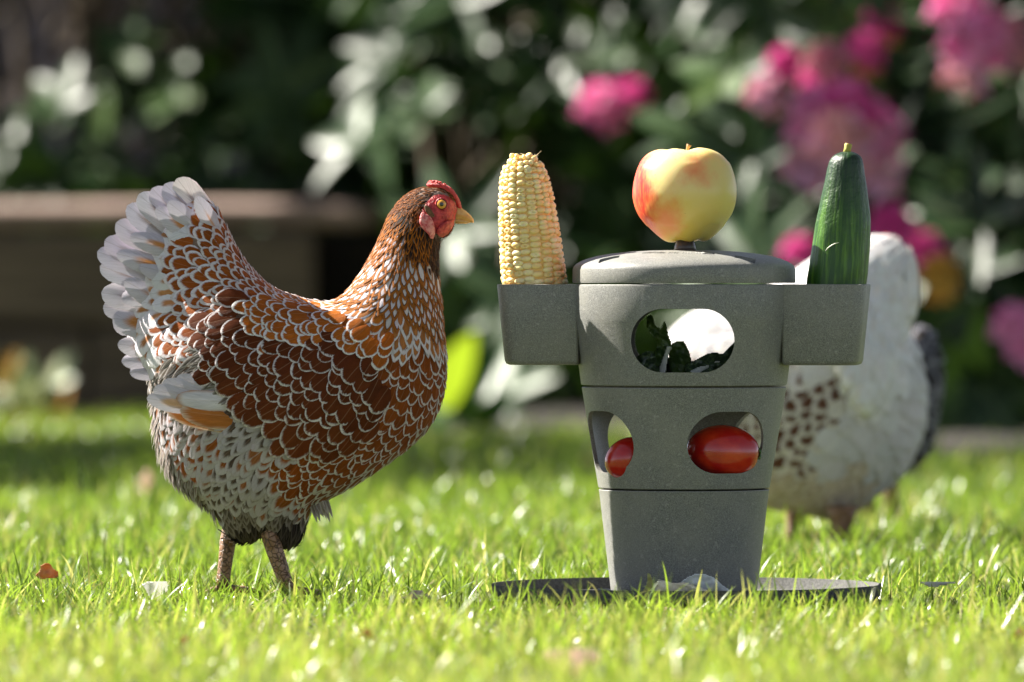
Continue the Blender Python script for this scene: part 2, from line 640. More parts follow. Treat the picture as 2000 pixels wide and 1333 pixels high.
def grass():
    t = NT('grass_blade')
    at = t.n('ShaderNodeAttribute', attribute_name='rnd').outputs['Fac']
    hv = t.n('ShaderNodeAttribute', attribute_name='hv').outputs['Fac']
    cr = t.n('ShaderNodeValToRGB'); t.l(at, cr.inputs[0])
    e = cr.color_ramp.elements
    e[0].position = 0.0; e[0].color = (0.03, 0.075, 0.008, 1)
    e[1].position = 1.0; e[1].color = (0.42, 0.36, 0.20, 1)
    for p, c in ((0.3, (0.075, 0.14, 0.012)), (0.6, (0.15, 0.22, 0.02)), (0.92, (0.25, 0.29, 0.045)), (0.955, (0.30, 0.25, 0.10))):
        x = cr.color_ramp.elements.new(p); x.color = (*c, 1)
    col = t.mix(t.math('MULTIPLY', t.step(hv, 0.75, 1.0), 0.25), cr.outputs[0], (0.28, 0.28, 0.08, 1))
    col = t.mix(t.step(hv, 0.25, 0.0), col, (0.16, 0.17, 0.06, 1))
    t.ps(Base_Color=col, Roughness=0.31)
    t.b.inputs['Specular IOR Level'].default_value = 0.5
    tr = t.mix(0.35, t.mix(1.0, col, (1.6, 1.75, 1.0, 1), 'MULTIPLY'), (0.36, 0.48, 0.06, 1))
    t.translucent(tr, 0.42)
    V = []; Q = []; A = []; H = []; off = 0
    bands = [  # d0, d1, blades per m2, height, width, segments
        (4.15, 4.9, 21000, 0.020, 0.0021, 3), (4.9, 5.6, 26000, 0.021, 0.0019, 4), (5.6, 6.6, 30000, 0.021, 0.0018, 5),
        (6.6, 7.8, 19000, 0.024, 0.0024, 3), (7.8, 10.0, 9500, 0.028, 0.0034, 3), (10.0, 14.3, 4200, 0.032, 0.0055, 2),
        (3.2, 13.9, 3800, 0.026, 0.0048, 2)]   # the last one fills the lawn to both sides
    tc = P(1340, GROUND)
    for d0, d1, dens, hh, ww, seg in bands:
        wide = d1 - d0 > 8
        wmax = 1.9 if wide else 0.0625 * d1 * 1.25 + 0.16
        n = int((d1 - d0) * 2 * wmax * dens)
        x = RNG.uniform(-wmax, wmax, n); y = RNG.uniform(d0, d1, n)
        keep = np.abs(x) < 0.0625 * y * 1.25 + 0.16
        if wide: keep = ~keep | (y < 4.15)
        # clumps: thin the blades where a slow pattern is low
        cl = np.sin(x * 31 + 3 * np.sin(y * 17)) * np.sin(y * 27 + 2 * np.sin(x * 19)) * 0.5 + 0.5
        keep &= RNG.random(n) < 0.2 + 0.8 * cl
        yw = y - D0
        keep &= ((x - tc.x) ** 2 + yw ** 2) > 0.149 ** 2
        keep &= ~((x < -0.15) & (yw > 7.9))
        keep &= yw < 6.4 + 1.0 * (x < -0.2) - 1.2 * np.clip((x - 0.2) / 0.3, 0, 1)
        x = x[keep]; yw = yw[keep]; cl = cl[keep]; n = len(x)
        h = hh * RNG.lognormal(-0.05, 0.33, n) * (0.6 + 0.6 * cl)
        tall = RNG.random(n) < 0.03
        h[tall] *= RNG.uniform(1.4, 2.1, tall.sum())
        nt2 = (((x - tc.x) ** 2 + (yw) ** 2) < 0.27 ** 2) & (yw < -0.04)
        h[nt2] *= 0.62
        nearTray = (((x - tc.x) ** 2 + (yw) ** 2) < 0.225 ** 2) & (yw < 0.03)
        h[nearTray] *= 0.24 + 0.5 * RNG.random(nearTray.sum()) ** 3
        h = np.minimum(h, 0.047)
        w = ww * RNG.uniform(0.55, 1.25, n)
        az = RNG.uniform(0, 2 * np.pi, n); lean = np.abs(RNG.normal(0.5, 0.42, n)); curve = RNG.normal(0.55, 0.5, n)
        fl = RNG.random(n) < 0.12
        lean[fl] += 0.8
        fa = RNG.uniform(0, 2 * np.pi, n)     # facing of the blade
        rnd = np.clip(RNG.normal(0.52, 0.22, n) + 0.25 * (cl - 0.5), 0, 0.94)
        rnd = np.clip(rnd - 0.26 * (yw > 0.45) - 0.20 * ((yw > -0.15) & (yw <= 0.45)) - 0.06 * ((yw > -0.45) & (yw <= -0.15)) + 0.16 * (yw < -0.45), 0, 0.94)  # tone by distance: far shade and near glare put into the blade colour
        dry = RNG.random(n) < 0.10 + 0.08 * (yw < -0.4)  # the extra dry blades up front paint the foreground brighter
        rnd[dry] = RNG.uniform(0.95, 1, dry.sum())
        L = seg + 1
        vv = np.zeros((n, L, 2, 3), np.float32); hv = np.zeros((n, L, 2), np.float32)
        px = np.zeros(n); pz = np.zeros(n); ang = lean.copy()
        for s in range(L):
            f = s / seg
            wd = w * (1 - f ** 2.2 * 0.93) * (0.7 + 0.3 * min(1, f * 3))
            for k, sg in enumerate((-1, 1)):
                vv[:, s, k, 0] = x + px * np.cos(az) + sg * wd / 2 * np.cos(fa)
                vv[:, s, k, 1] = yw + px * np.sin(az) + sg * wd / 2 * np.sin(fa)
                vv[:, s, k, 2] = pz - 0.003
                hv[:, s, k] = f
            px += np.sin(ang) * h / seg; pz += np.cos(ang) * h / seg
            pz = np.maximum(pz, 0.0015 * s)
            ang = ang + curve / seg
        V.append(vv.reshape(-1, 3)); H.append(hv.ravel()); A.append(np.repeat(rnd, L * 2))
        q = np.array([(2 * s, 2 * s + 1, 2 * s + 3, 2 * s + 2) for s in range(seg)])
        Q.append((q[None] + (np.arange(n) * L * 2)[:, None, None]).reshape(-1, 4) + off)
        off += n * L * 2
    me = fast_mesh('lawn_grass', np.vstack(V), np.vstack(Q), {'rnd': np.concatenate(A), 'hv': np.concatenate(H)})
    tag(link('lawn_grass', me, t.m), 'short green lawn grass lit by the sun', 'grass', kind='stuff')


grass()


def wood(name, a, b, axis='Z', rough=0.8):
    t = NT(name); o = t.obj()
    mp = t.n('ShaderNodeMapping'); t.l(o, mp.inputs[0])
    mp.inputs['Scale'].default_value = (1, 1, 0.08) if axis == 'Z' else (0.08, 1, 1)
    n1 = t.noise(mp.outputs[0], 60, 5, 0.65); n2 = t.noise(o, 5, 3, 0.5)
    col = t.mix(t.step(n1, 0.3, 0.7), c4(a), c4(b))
    col = t.mix(t.math('MULTIPLY', n2, 0.5), col, c4([x * 0.45 for x in a]))
    t.ps(Base_Color=col, Roughness=rough)
    t.bump(n1, 0.5, 0.004)
    return t.m


M_FENCE = wood('fence_stain', (0.26, 0.215, 0.24), (0.38, 0.32, 0.36))
M_FENCE2 = wood('fence_back_board', (0.02, 0.017, 0.018), (0.035, 0.03, 0.03))
M_SLEEPER = wood('sleeper_wood', (0.06, 0.042, 0.028), (0.21, 0.155, 0.10), 'X')
M_CAP = wood('sunlit_rail_wood', (0.22, 0.15, 0.12), (0.50, 0.36, 0.30), 'X')  # rail colour raised to pale pink: the sun it catches, painted in


def fence():
    f = thing('wooden_fence', (0, 10.0, 0), 'dark stained vertical board fence standing behind the rhododendrons', 'fence')
    x = -4.0; i = 0
    while x < 4.0:
        w = 0.155 + 0.03 * ((i * 7) % 3 - 1)
        MB().box((x, 9.97, 0.04), (x + w, 9.99, 2.15 + 0.01 * math.sin(i)), 0.003).build('board', M_FENCE, f, False)
        x += w + 0.035; i += 1
    MB().box((-4.05, 10.0, 0.03), (4.05, 10.012, 2.1)).build('backing', M_FENCE2, f, False)
    for z in (0.35, 1.8):
        MB().box((-4.05, 10.013, z), (4.05, 10.055, z + 0.09), 0.004).build('rail', M_FENCE, f, False)


fence()


def bed():
    y = 8.0; k = kk(y)
    def Z(py): return CAMZ + (HOR - py) * k
    f = thing('raised_bed_wall', (-1.2, y, 0), 'low wall of dark timber sleepers with a pale round top rail', 'garden wall')
    e = P(622, 0, y).x; cuts = [-3.2, -2.5, -1.95, -1.42, -0.93, -0.60, e]; low = [-3.2, -2.2, -1.6, -1.1, -0.72, e]
    for i in range(len(low) - 1):
        MB().box((low[i], y - 0.012 + 0.008 * (i % 2), -0.02), (low[i + 1] - 0.008, y + 0.12, Z(642)), 0.012).build('sleeper', M_SLEEPER, f, False)
    for i in range(len(cuts) - 1):
        MB().box((cuts[i], y - 0.006 * (i % 2), Z(636)), (cuts[i + 1] - 0.008, y + 0.12, Z(452) + 0.004 * (i % 2)), 0.012).build('sleeper', M_SLEEPER, f, False)
    for a, b in ((-3.2, -1.4), (-1.39, P(745, 0, y).x)):
        loops = []
        for i, x in enumerate(np.linspace(a, b, 26)):
            r = 0.023 * (0.75 if i in (0, 25) else 1)
            loops.append([(x, y + 0.035 + 1.5 * r * math.cos(q), Z(419) + r * 0.95 * math.sin(q) + 0.002 * math.sin(x * 9)) for q in np.linspace(0, 2 * math.pi, 17)[:-1]])
        MB().loft(loops).build('top_rail', M_CAP, f)
    m = MB().box((-3.2, y + 0.125, -0.01), (P(745, 0, y).x, 9.96, Z(455)))
    soil = simple('dark_garden_soil', (0.010, 0.008, 0.006), (0.022, 0.016, 0.010), 40, 0.95, 0.8, 120, bdist=0.01)
    tag(m.build('bed_soil', soil, None, False), 'dark soil filling the raised bed', 'soil', kind='structure')
    m = MB(); xs = np.linspace(-0.22, 2.6, 24); ys = np.linspace(6.75, 9.96, 20)
    for yy in ys:
        for xx in xs: m.v.append((xx, yy + 0.05 * math.sin(xx * 6) * (yy < 7) - 0.5 * max(0, (9.96 - yy) / 3.21) - 1.6 * min(1, max(0, (xx - 0.2) / 0.3)) * max(0, (9.96 - yy) / 3.21), 0.004 + 0.02 * (yy > 6.9) + 0.008 * math.sin(xx * 13) * math.cos(yy * 9)))
    w = len(xs)
    for j in range(len(ys) - 1):
        for i in range(w - 1): m.f.append((j * w + i, j * w + i + 1, (j + 1) * w + i + 1, (j + 1) * w + i))
    tag(m.build('border_soil', soil), 'dark bare soil under the rhododendrons', 'soil', kind='structure')


bed()


# ------------------------------------------------------------------ rhododendrons
def leaf_material(name, cols, tcol, rough=0.3, trans=0.22):
    t = NT(name)
    at = t.n('ShaderNodeAttribute', attribute_name='rnd').outputs['Fac']
    luv = t.n('ShaderNodeAttribute', attribute_name='luv').outputs['Vector']
    sx = t.n('ShaderNodeSeparateXYZ'); t.l(luv, sx.inputs[0])
    cr = t.n('ShaderNodeValToRGB'); t.l(at, cr.inputs[0])
    cr.color_ramp.elements[0].color = c4(cols[0]); cr.color_ramp.elements[1].color = c4(cols[-1])
    for i, c in enumerate(cols[1:-1]):
        e = cr.color_ramp.elements.new((i + 1) / (len(cols) - 1)); e.color = c4(c)
    rib = t.step(t.math('ABSOLUTE', sx.outputs[0]), 0.09, 0.02)
    col = t.mix(t.math('MULTIPLY', rib, 0.6), cr.outputs[0], (0.22, 0.28, 0.10, 1))
    nz = t.noise(t.obj(), 30, 3, 0.6)
    col = t.mix(t.step(nz, 0.5, 0.8), col, t.mix(0.5, col, (0.02, 0.03, 0.012, 1)))
    t.ps(Base_Color=col, Roughness=rough)
    t.b.inputs['Specular IOR Level'].default_value = 0.17
    t.translucent(c4(tcol), trans)
    return t.m


M_LEAF = leaf_material('rhododendron_leaf', [(0.008, 0.022, 0.008), (0.014, 0.036, 0.011), (0.026, 0.06, 0.016), (0.06, 0.10, 0.02)], (0.06, 0.13, 0.01), 0.40, 0.09)
M_TWIG = simple('brown_twig', (0.07, 0.05, 0.03), (0.11, 0.08, 0.05), 50, 0.8)
M_PETAL = leaf_material('rhododendron_petal', [(0.35, 0.01, 0.13), (0.62, 0.02, 0.30), (0.78, 0.16, 0.42), (0.85, 0.42, 0.62)], (0.9, 0.15, 0.45), 0.5, 0.45)
M_PETAL_W = leaf_material('faded_petal', [(0.60, 0.14, 0.22), (0.72, 0.30, 0.45), (0.75, 0.40, 0.30), (0.65, 0.38, 0.62)], (0.8, 0.35, 0.4), 0.5, 0.4)
M_ORANGE = leaf_material('orange_bud', [(0.45, 0.12, 0.02), (0.6, 0.28, 0.04), (0.7, 0.4, 0.06), (0.5, 0.3, 0.05)], (0.7, 0.35, 0.04), 0.5, 0.3)


def leaf_template(curl=0.07, fold=0.14, rows=6, pw=0.8):
    vs = []; uv = []; f = []
    for i in range(rows):
        v = i / (rows - 1)
        w = math.sin(math.pi * min(1, (v * 0.93 + 0.05)) ** pw) ** 0.75 * 0.5
        if i == rows - 1: w = 0.02
        for u in (-1, 0, 1):
            vs.append((u * w, v, abs(u) * w * fold - curl * v * v)); uv.append((u, v, 0))
    for i in range(rows - 1):
        for j in range(2):
            a = i * 3 + j; f.append((a, a + 1, a + 4, a + 3))
    return np.array(vs), np.array(uv), np.array(f)


class Leaves:
    def __init__(s, tmpl): s.t = tmpl; s.M = []; s.T = []; s.r = []
    def add(s, pos, ydir, nrm, L, W, r):
        y = Vector(ydir).normalized(); n = Vector(nrm); n = (n - y * n.dot(y))
        n = n.normalized() if n.length > 1e-5 else y.orthogonal().normalized()
        x = y.cross(n)
        s.M.append(np.array([[x.x * W, y.x * L, n.x * L], [x.y * W, y.y * L, n.y * L], [x.z * W, y.z * L, n.z * L]]))
        s.T.append(np.array(pos)); s.r.append(r)
    def build(s, name, mat, parent=None):
        tv, uv, f = s.t; N = len(s.M); n = len(tv)
        V = np.einsum('nij,vj->nvi', np.array(s.M), tv) + np.array(s.T)[:, None]
        q = (f[None] + (np.arange(N) * n)[:, None, None]).reshape(-1, 4)
        me = fast_mesh(name, V.reshape(-1, 3), q, {'rnd': np.repeat(s.r, n), 'luv': np.tile(uv, (N, 1))})
        return link(name, me, mat, parent)


LT = leaf_template()
PT = leaf_template(0.35, 0.15, 5, 0.55)


def whorl(Lv, c, ax, n, L, W, r0, droop=0.25):
    ax = Vector(ax).normalized(); u = ax.orthogonal().normalized(); w = ax.cross(u)
    ph = random.uniform(0, 6.28)
    for i in range(n):
        q = ph + i * 2 * math.pi / n + random.uniform(-.2, .2)
        rad = u * math.cos(q) + w * math.sin(q)
        el = random.uniform(-0.15, 0.55)
        dr = rad * math.cos(el) + ax * math.sin(el)
        nr = ax * math.cos(el) - rad * math.sin(el) + Vector((random.uniform(-.25, .25), random.uniform(-.25, .25), random.uniform(-.2, .2)))
        l = L * random.uniform(0.75, 1.15)
        Lv.add(Vector(c) + dr * 0.006, dr, nr, l, W * random.uniform(0.8, 1.15), min(1, max(0, r0 + random.uniform(-.2, .2))))


def twig(mb, base, c, r=0.006):
    b = Vector(base); c = Vector(c)
    mid = b.lerp(c, 0.55) + Vector((random.uniform(-.08, .08), random.uniform(-.06, .06), -0.12 * (c - b).length))
    pts = [b.lerp(mid, t).lerp(mid.lerp(c, t), t) for t in np.linspace(0, 1, 7)]
    mb.tube(pts, [r * (1 - 0.6 * t) for t in np.linspace(0, 1, 7)], 5)


def shrub(x0, x1, y0, y1, z0, z1, n, label, heroes=(), holes=None, L=0.125, group='rhododendron bushes in front of the fence', rbase=0.35):
    cx = (x0 + x1) / 2; cy = (y0 + y1) / 2
    rt = thing('rhododendron_bush', (cx, cy, z0), label, 'bush', group)
    lv = Leaves(LT); tw = MB(); cnt = 0
    stems = [Vector((cx + random.uniform(-.2, .2), cy + random.uniform(-.1, .2), z0 - 0.02)) for _ in range(5)]
    for s in stems:
        top = s + Vector((random.uniform(-.35, .35), random.uniform(-.15, .1), (z1 - z0) * 0.75))
        pts = [s.lerp(top, t) + Vector((0.04 * math.sin(t * 5 + s.x * 9), 0.03 * math.cos(t * 6), 0)) for t in np.linspace(0, 1, 8)]
        tw.tube(pts, [0.017 * (1 - 0.6 * t) for t in np.linspace(0, 1, 8)], 7)
    while cnt < n:
        # shell-weighted positions in a rounded block
        u, v, w = random.uniform(-1, 1), random.uniform(-1, 1), random.uniform(0, 1)
        if abs(u) ** 3 + abs(v) ** 3 + max(0, w * 1.02 - 0.05) ** 5 > 1.0: continue
        if random.random() > 0.45 + 0.55 * max(abs(u), -v, w): continue
        c = Vector((cx + u * (x1 - x0) / 2, cy + v * (y1 - y0) / 2, z0 + w * (z1 - z0)))
        if holes and holes(c): continue
        out = Vector((u * 0.7 + random.uniform(-.5, .5), min(v, 0.3) * 0.9 - 0.35 + random.uniform(-.4, .4), 0.55 + w * 0.4 + random.uniform(-.3, .5)))
        if random.random() < 0.25: out.z -= 0.8
        whorl(lv, c, out, random.randint(6, 9), L * random.uniform(0.75, 1.1), 0.042, rbase + random.uniform(-.2, .25))
        if cnt % 6 == 0: twig(tw, random.choice(stems) + Vector((0, 0, random.uniform(0.1, (z1 - z0) * 0.5))), c)
        cnt += 1
    for hx, hy, hd, ax, hn, hl, hr in heroes:
        c = P(hx, hy, hd)
        whorl(lv, c, ax, hn, hl, 0.046, hr)
        twig(tw, random.choice(stems) + Vector((0, 0, (z1 - z0) * 0.3)), c)
    lv.build('foliage', M_LEAF, rt)
    tw.build('branches', M_TWIG, rt)
    return rt


def truss(rt, px, py, d, R, r0, mat=None, buds=False, n=9):
    c = P(px, py, d); R *= 0.84; r0 = min(1, r0 + 0.25)
    pl = Leaves(PT); ax = Vector((random.uniform(-.25, .05), -0.65, 0.7)).normalized()
    for i in range(n):
        q = i * 2.4; t = (i + 0.5) / n * 1.15
        u = ax.orthogonal().normalized(); w = ax.cross(u)
        dr = (ax * math.cos(t * 1.35) + (u * math.cos(q) + w * math.sin(q)) * math.sin(t * 1.35)).normalized()
        fc = c + dr * R * 0.45
        uu = dr.orthogonal().normalized(); ww = dr.cross(uu)
        for j in range(5):
            a = j * 2 * math.pi / 5 + q
            rad = uu * math.cos(a) + ww * math.sin(a)
            y = rad * 0.75 + dr * 0.65
            pl.add(fc, y, dr * 0.75 - rad * 0.65, R * 0.62, R * 0.5, min(1, max(0, r0 + random.uniform(-.25, .25))))
    o = pl.build('flower_head', mat or M_PETAL, rt)
    if buds:
        b = Leaves(PT)
        for i in range(12):
            a = i * 0.52
            b.add(c + Vector((0, 0, -R * 0.25)), Vector((math.cos(a) * 0.8, -0.4 + math.sin(a) * 0.5, -0.75)), Vector((0, -1, 0.2)), R * 0.75, R * 0.35, random.random())
        b.build('buds', M_ORANGE, rt)
    return o


def shade_tree():
    rt = thing('broadleaf_tree', (-4.75, 6.3, 0), 'leafy tree standing beyond the left edge whose crown dapples the far lawn', 'tree')
    t = MB()
    pts = [Vector((-4.75, 6.3, -0.05)), Vector((-4.72, 6.32, 1.2)), Vector((-4.8, 6.35, 2.4)), Vector((-4.7, 6.4, 3.6)), Vector((-4.75, 6.4, 4.9))]
    t.tube(pts, [0.16, 0.12, 0.10, 0.07, 0.03], 12)
    lv = Leaves(LT)
    for i in range(30):
        a = random.uniform(0, 6.28); z = random.uniform(3.6, 5.4); r = random.uniform(0.5, 2.1)
        e = Vector((-4.7 + 1.25 * r * math.cos(a), 6.4 + 0.85 * r * math.sin(a), z))
        s = pts[3] if z > 4 else pts[2]
        t.tube([s, s.lerp(e, .5) + Vector((0, 0, -.1)), e], [0.035, 0.022, 0.008], 6)
        for j in range(13):
            c = e + Vector((random.gauss(0, .24), random.gauss(0, .24), random.gauss(0, .2)))
            whorl(lv, c, (random.uniform(-.5, .5), random.uniform(-.5, .5), 1), 7, 0.14, 0.075, 0.6)
    t.build('trunk', simple('grey_bark', (0.10, 0.08, 0.06), (0.18, 0.15, 0.12), 20, .9, .8, 60, bdist=.01), rt)
    lv.build('crown', M_LEAF, rt)


shade_tree()


def hedge():
    hxyz = (-0.66, -0.70, 0.62)   # faces that throw the sun towards the lawn
    her1 = [(770, 120, 8.45, (-.55, -.6, .6), 6, 0.15, 0.5), (860, 60, 8.5, (-.45, -.7, .55), 7, 0.14, 0.35), (745, 250, 8.3, (-.6, -.75, .45), 7, 0.135, 0.45),
            (600, 90, 8.5, (-.5, -.6, .7), 6, 0.13, 0.45), (560, 215, 8.35, (-.7, -.7, .5), 7, 0.085, 0.95), (600, 265, 8.4, (-.6, -.8, .4), 8, 0.08, 1.0),
            (250, 90, 8.6, (-.6, -.6, .6), 5, 0.09, 0.7), (200, 290, 8.4, (-.7, -.6, .5), 6, 0.10, 0.7), (350, 190, 8.5, (-.6, -.6, .6), 6, 0.09, 0.7),
            (400, 300, 8.5, (-.4, -.6, .7), 7, 0.10, 0.6), (860, 190, 8.4, (-.6, -.6, .5), 6, 0.12, 0.4), (960, 130, 8.3, (-.6, -.7, .5), 6, 0.11, 0.4)]
    holes = lambda c: (c.x < P(430, 0, c.y).x and 0.43 < c.z < 0.95 and (c.z > 0.66 or c.x < P(120, 0, c.y).x or random.random() < (.72 if c.x < P(330, 0, c.y).x else .4)))
    shrub(-1.4, 0.12, 8.3, 9.6, 0.33, 2.3, 760, 'dark green rhododendron growing in the raised bed on the left', her1, holes)
    shrub(-0.30, 0.52, 6.95, 8.75, 0.02, 2.4, 760, 'middle rhododendron reaching the lawn behind the brown hen and the feeder',
          [(890, 450, 6.9, (-.7, -.7, .5), 6, 0.13, 0.4), (1000, 590, 6.7, (-.6, -.8, .5), 6, 0.10, 0.3), (990, 770, 6.6, (-.6, -.8, .4), 7, 0.10, 0.5),
           (1190, 110, 7.2, (-.6, -.6, .6), 6, 0.11, 0.35), (1000, 180, 7.3, (-.6, -.6, .6), 6, 0.12, 0.35), (1370, 60, 7.2, (-.6, -.7, .5), 7, 0.11, 0.4),
           (1080, 130, 7.2, (-.5, -.6, .6), 6, 0.11, 0.3)], lambda c: c.x < -0.12 and c.z < 0.44)
    r = shrub(0.26, 1.55, 5.15, 8.2, 0.02, 1.45, 900, 'right hand rhododendron carrying pink and magenta flower heads',
              [(1880, 380, 5.50, (-.6, -.7, .6), 7, 0.10, 0.6), (1830, 470, 5.50, (-.6, -.7, .5), 6, 0.10, 0.5), (1700, 360, 5.60, (-.6, -.6, .6), 6, 0.10, 0.4),
               (1960, 330, 5.50, (-.6, -.7, .4), 6, 0.10, 0.6), (1420, 150, 5.70, (-.6, -.7, .6), 5, 0.09, 0.7), (1520, 60, 5.90, (-.5, -.7, .6), 6, 0.1, 0.5)])
    truss(r, 1175, 215, 6.70, 0.062, 0.85); truss(r, 1235, 195, 6.80, 0.045, 0.2)
    truss(r, 1610, 255, 5.08, 0.085, 0.8); truss(r, 1655, 215, 5.03, 0.06, 0.35); truss(r, 1700, 275, 5.08, 0.075, 0.9); truss(r, 1640, 290, 4.98, 0.075, 0.5, M_PETAL_W)
    truss(r, 1700, 330, 5.08, 0.07, 0.9, M_PETAL_W, n=8); truss(r, 1580, 330, 5.08, 0.06, 0.8, M_PETAL_W, n=8)
    truss(r, 1690, 105, 5.28, 0.045, 0.25, buds=True); truss(r, 1612, 130, 5.38, 0.05, 0.0, M_PETAL_W); truss(r, 1600, 165, 5.43, 0.045, 0.05)
    truss(r, 1725, 40, 5.38, 0.045, 0.2, buds=True)
    truss(r, 1875, 25, 5.18, 0.07, 1.0); truss(r, 1900, 90, 5.08, 0.07, 0.6); truss(r, 1885, 150, 5.08, 0.055, 0.6, M_PETAL_W); truss(r, 1960, 95, 5.18, 0.07, 0.1, M_PETAL_W)
    truss(r, 1945, 30, 5.28, 0.06, 0.9, M_PETAL_W)
    truss(r, 1495, 190, 5.38, 0.045, 0.7, M_PETAL_W, n=8); truss(r, 1530, 130, 5.48, 0.04, 0.0)
    truss(r, 1740, 455, 5.08, 0.055, 0.2); truss(r, 1800, 500, 5.18, 0.05, 0.3); truss(r, 1835, 545, 5.08, 0.045, 0.6, M_ORANGE, True)
    truss(r, 1560, 500, 5.18, 0.04, 0.1); truss(r, 1985, 650, 4.88, 0.055, 0.85); truss(r, 2010, 690, 4.88, 0.05, 0.7)
    # bright low plant behind the brown hen's breast
    t = thing('broad_leaved_plant', P(905, 855, 6.3), 'low plant with one glowing yellow green leaf behind the brown hen', 'plant')
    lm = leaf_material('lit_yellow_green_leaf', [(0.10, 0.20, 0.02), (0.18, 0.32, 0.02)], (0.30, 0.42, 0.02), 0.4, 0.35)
    def oneleaf(mat, a, b, w, n, r=0.5):
        lf = Leaves(leaf_template(0.2, 0.2, 8, 0.75)); lf.add(a, b - a, n, (b - a).length, w, r); lf.build('leaf', mat, t)
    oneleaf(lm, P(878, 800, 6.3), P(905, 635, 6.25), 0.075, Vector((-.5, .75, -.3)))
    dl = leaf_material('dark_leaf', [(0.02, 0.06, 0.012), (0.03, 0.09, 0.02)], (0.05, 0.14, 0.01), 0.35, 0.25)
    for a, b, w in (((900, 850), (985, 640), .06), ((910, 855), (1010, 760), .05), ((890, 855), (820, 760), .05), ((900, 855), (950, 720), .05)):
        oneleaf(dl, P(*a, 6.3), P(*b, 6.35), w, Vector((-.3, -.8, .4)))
    for a, b in (((900, 857), (878, 800)), ((902, 857), (900, 840))):
        MB().tube([P(*a, 6.3), P(*b, 6.3)], 0.003, 6).build('stalk', M_TWIG, t)
    # variegated plant at the left edge
    t = thing('variegated_plant', P(40, 835, 7.2), 'small plant with cream, yellow and orange leaves at the foot of the sleepers', 'plant')
    lf = [Leaves(LT), Leaves(LT), Leaves(LT)]
    for i in range(46):
        px = random.uniform(-60, 120); py = random.uniform(735, 850); c = P(px, py, random.uniform(7.05, 7.35))
        dr = Vector((random.uniform(-1, 1), random.uniform(-.8, .2), random.uniform(0.1, 1)))
        lf[0 if i % 3 else 1].add(c, dr, Vector((-.5, -.6, .6)), random.uniform(0.04, 0.07), 0.03, random.random())
    for px, py, L in ((95, 825, .07), (-5, 760, .07), (15, 850, .05), (40, 880, .04)):
        lf[2].add(P(px, py, 7.1), Vector((0.45, -.1, .9)), Vector((-.3, -.8, .4)), L, 0.036, 0.5)
    lf[0].build('cream_leaves', leaf_material('cream_leaf', [(0.14, 0.20, 0.08), (0.34, 0.36, 0.22)], (0.45, 0.5, 0.2), 0.4, 0.35), t)
    lf[1].build('green_leaves', M_LEAF, t)
    lf[2].build('orange_leaves', leaf_material('orange_leaf', [(0.45, 0.20, 0.04), (0.55, 0.28, 0.05)], (0.8, 0.4, 0.05), 0.5, 0.5), t)
    m = MB()
    for i in range(5): m.tube([P(20 + i * 12, 850, 7.2), P(-10 + i * 25, 790, 7.2)], 0.002, 5)
    m.build('stems', M_TWIG, t)


hedge()


# ================================================================== the feeder
FX = 1336.0
FC = P(FX, GROUND)


def ring(r, py, n=96, cx=FC.x, cy=0.0):
    z = (GROUND - py) * S
    return [(cx + r * S * math.cos(2 * math.pi * i / n), cy + r * S * math.sin(2 * math.pi * i / n), z) for i in range(n)]


def stadium(W, H, az, py, r_in, r_out):
    """cutter: stadium W x H px, pushed radially along azimuth az"""
    dr = Vector((math.cos(az), math.sin(az), 0)); sd = Vector((-math.sin(az), math.cos(az), 0))
    loop = []
    rr = H / 2; hw = W / 2 - rr
    for sgn, a0 in ((1, -90), (-1, 90)):
        for i in range(17):
            a = math.radians(a0 + i * 180 / 16)
            loop.append((sgn * hw + rr * math.cos(a), rr * math.sin(a)))
    z = (GROUND - py) * S
    c = Vector((FC.x, 0, z))
    return MB().loft([[c + dr * r * S + sd * u * S + Vector((0, 0, v * S)) for u, v in loop] for r in (r_in, r_out)]).build('cutter')


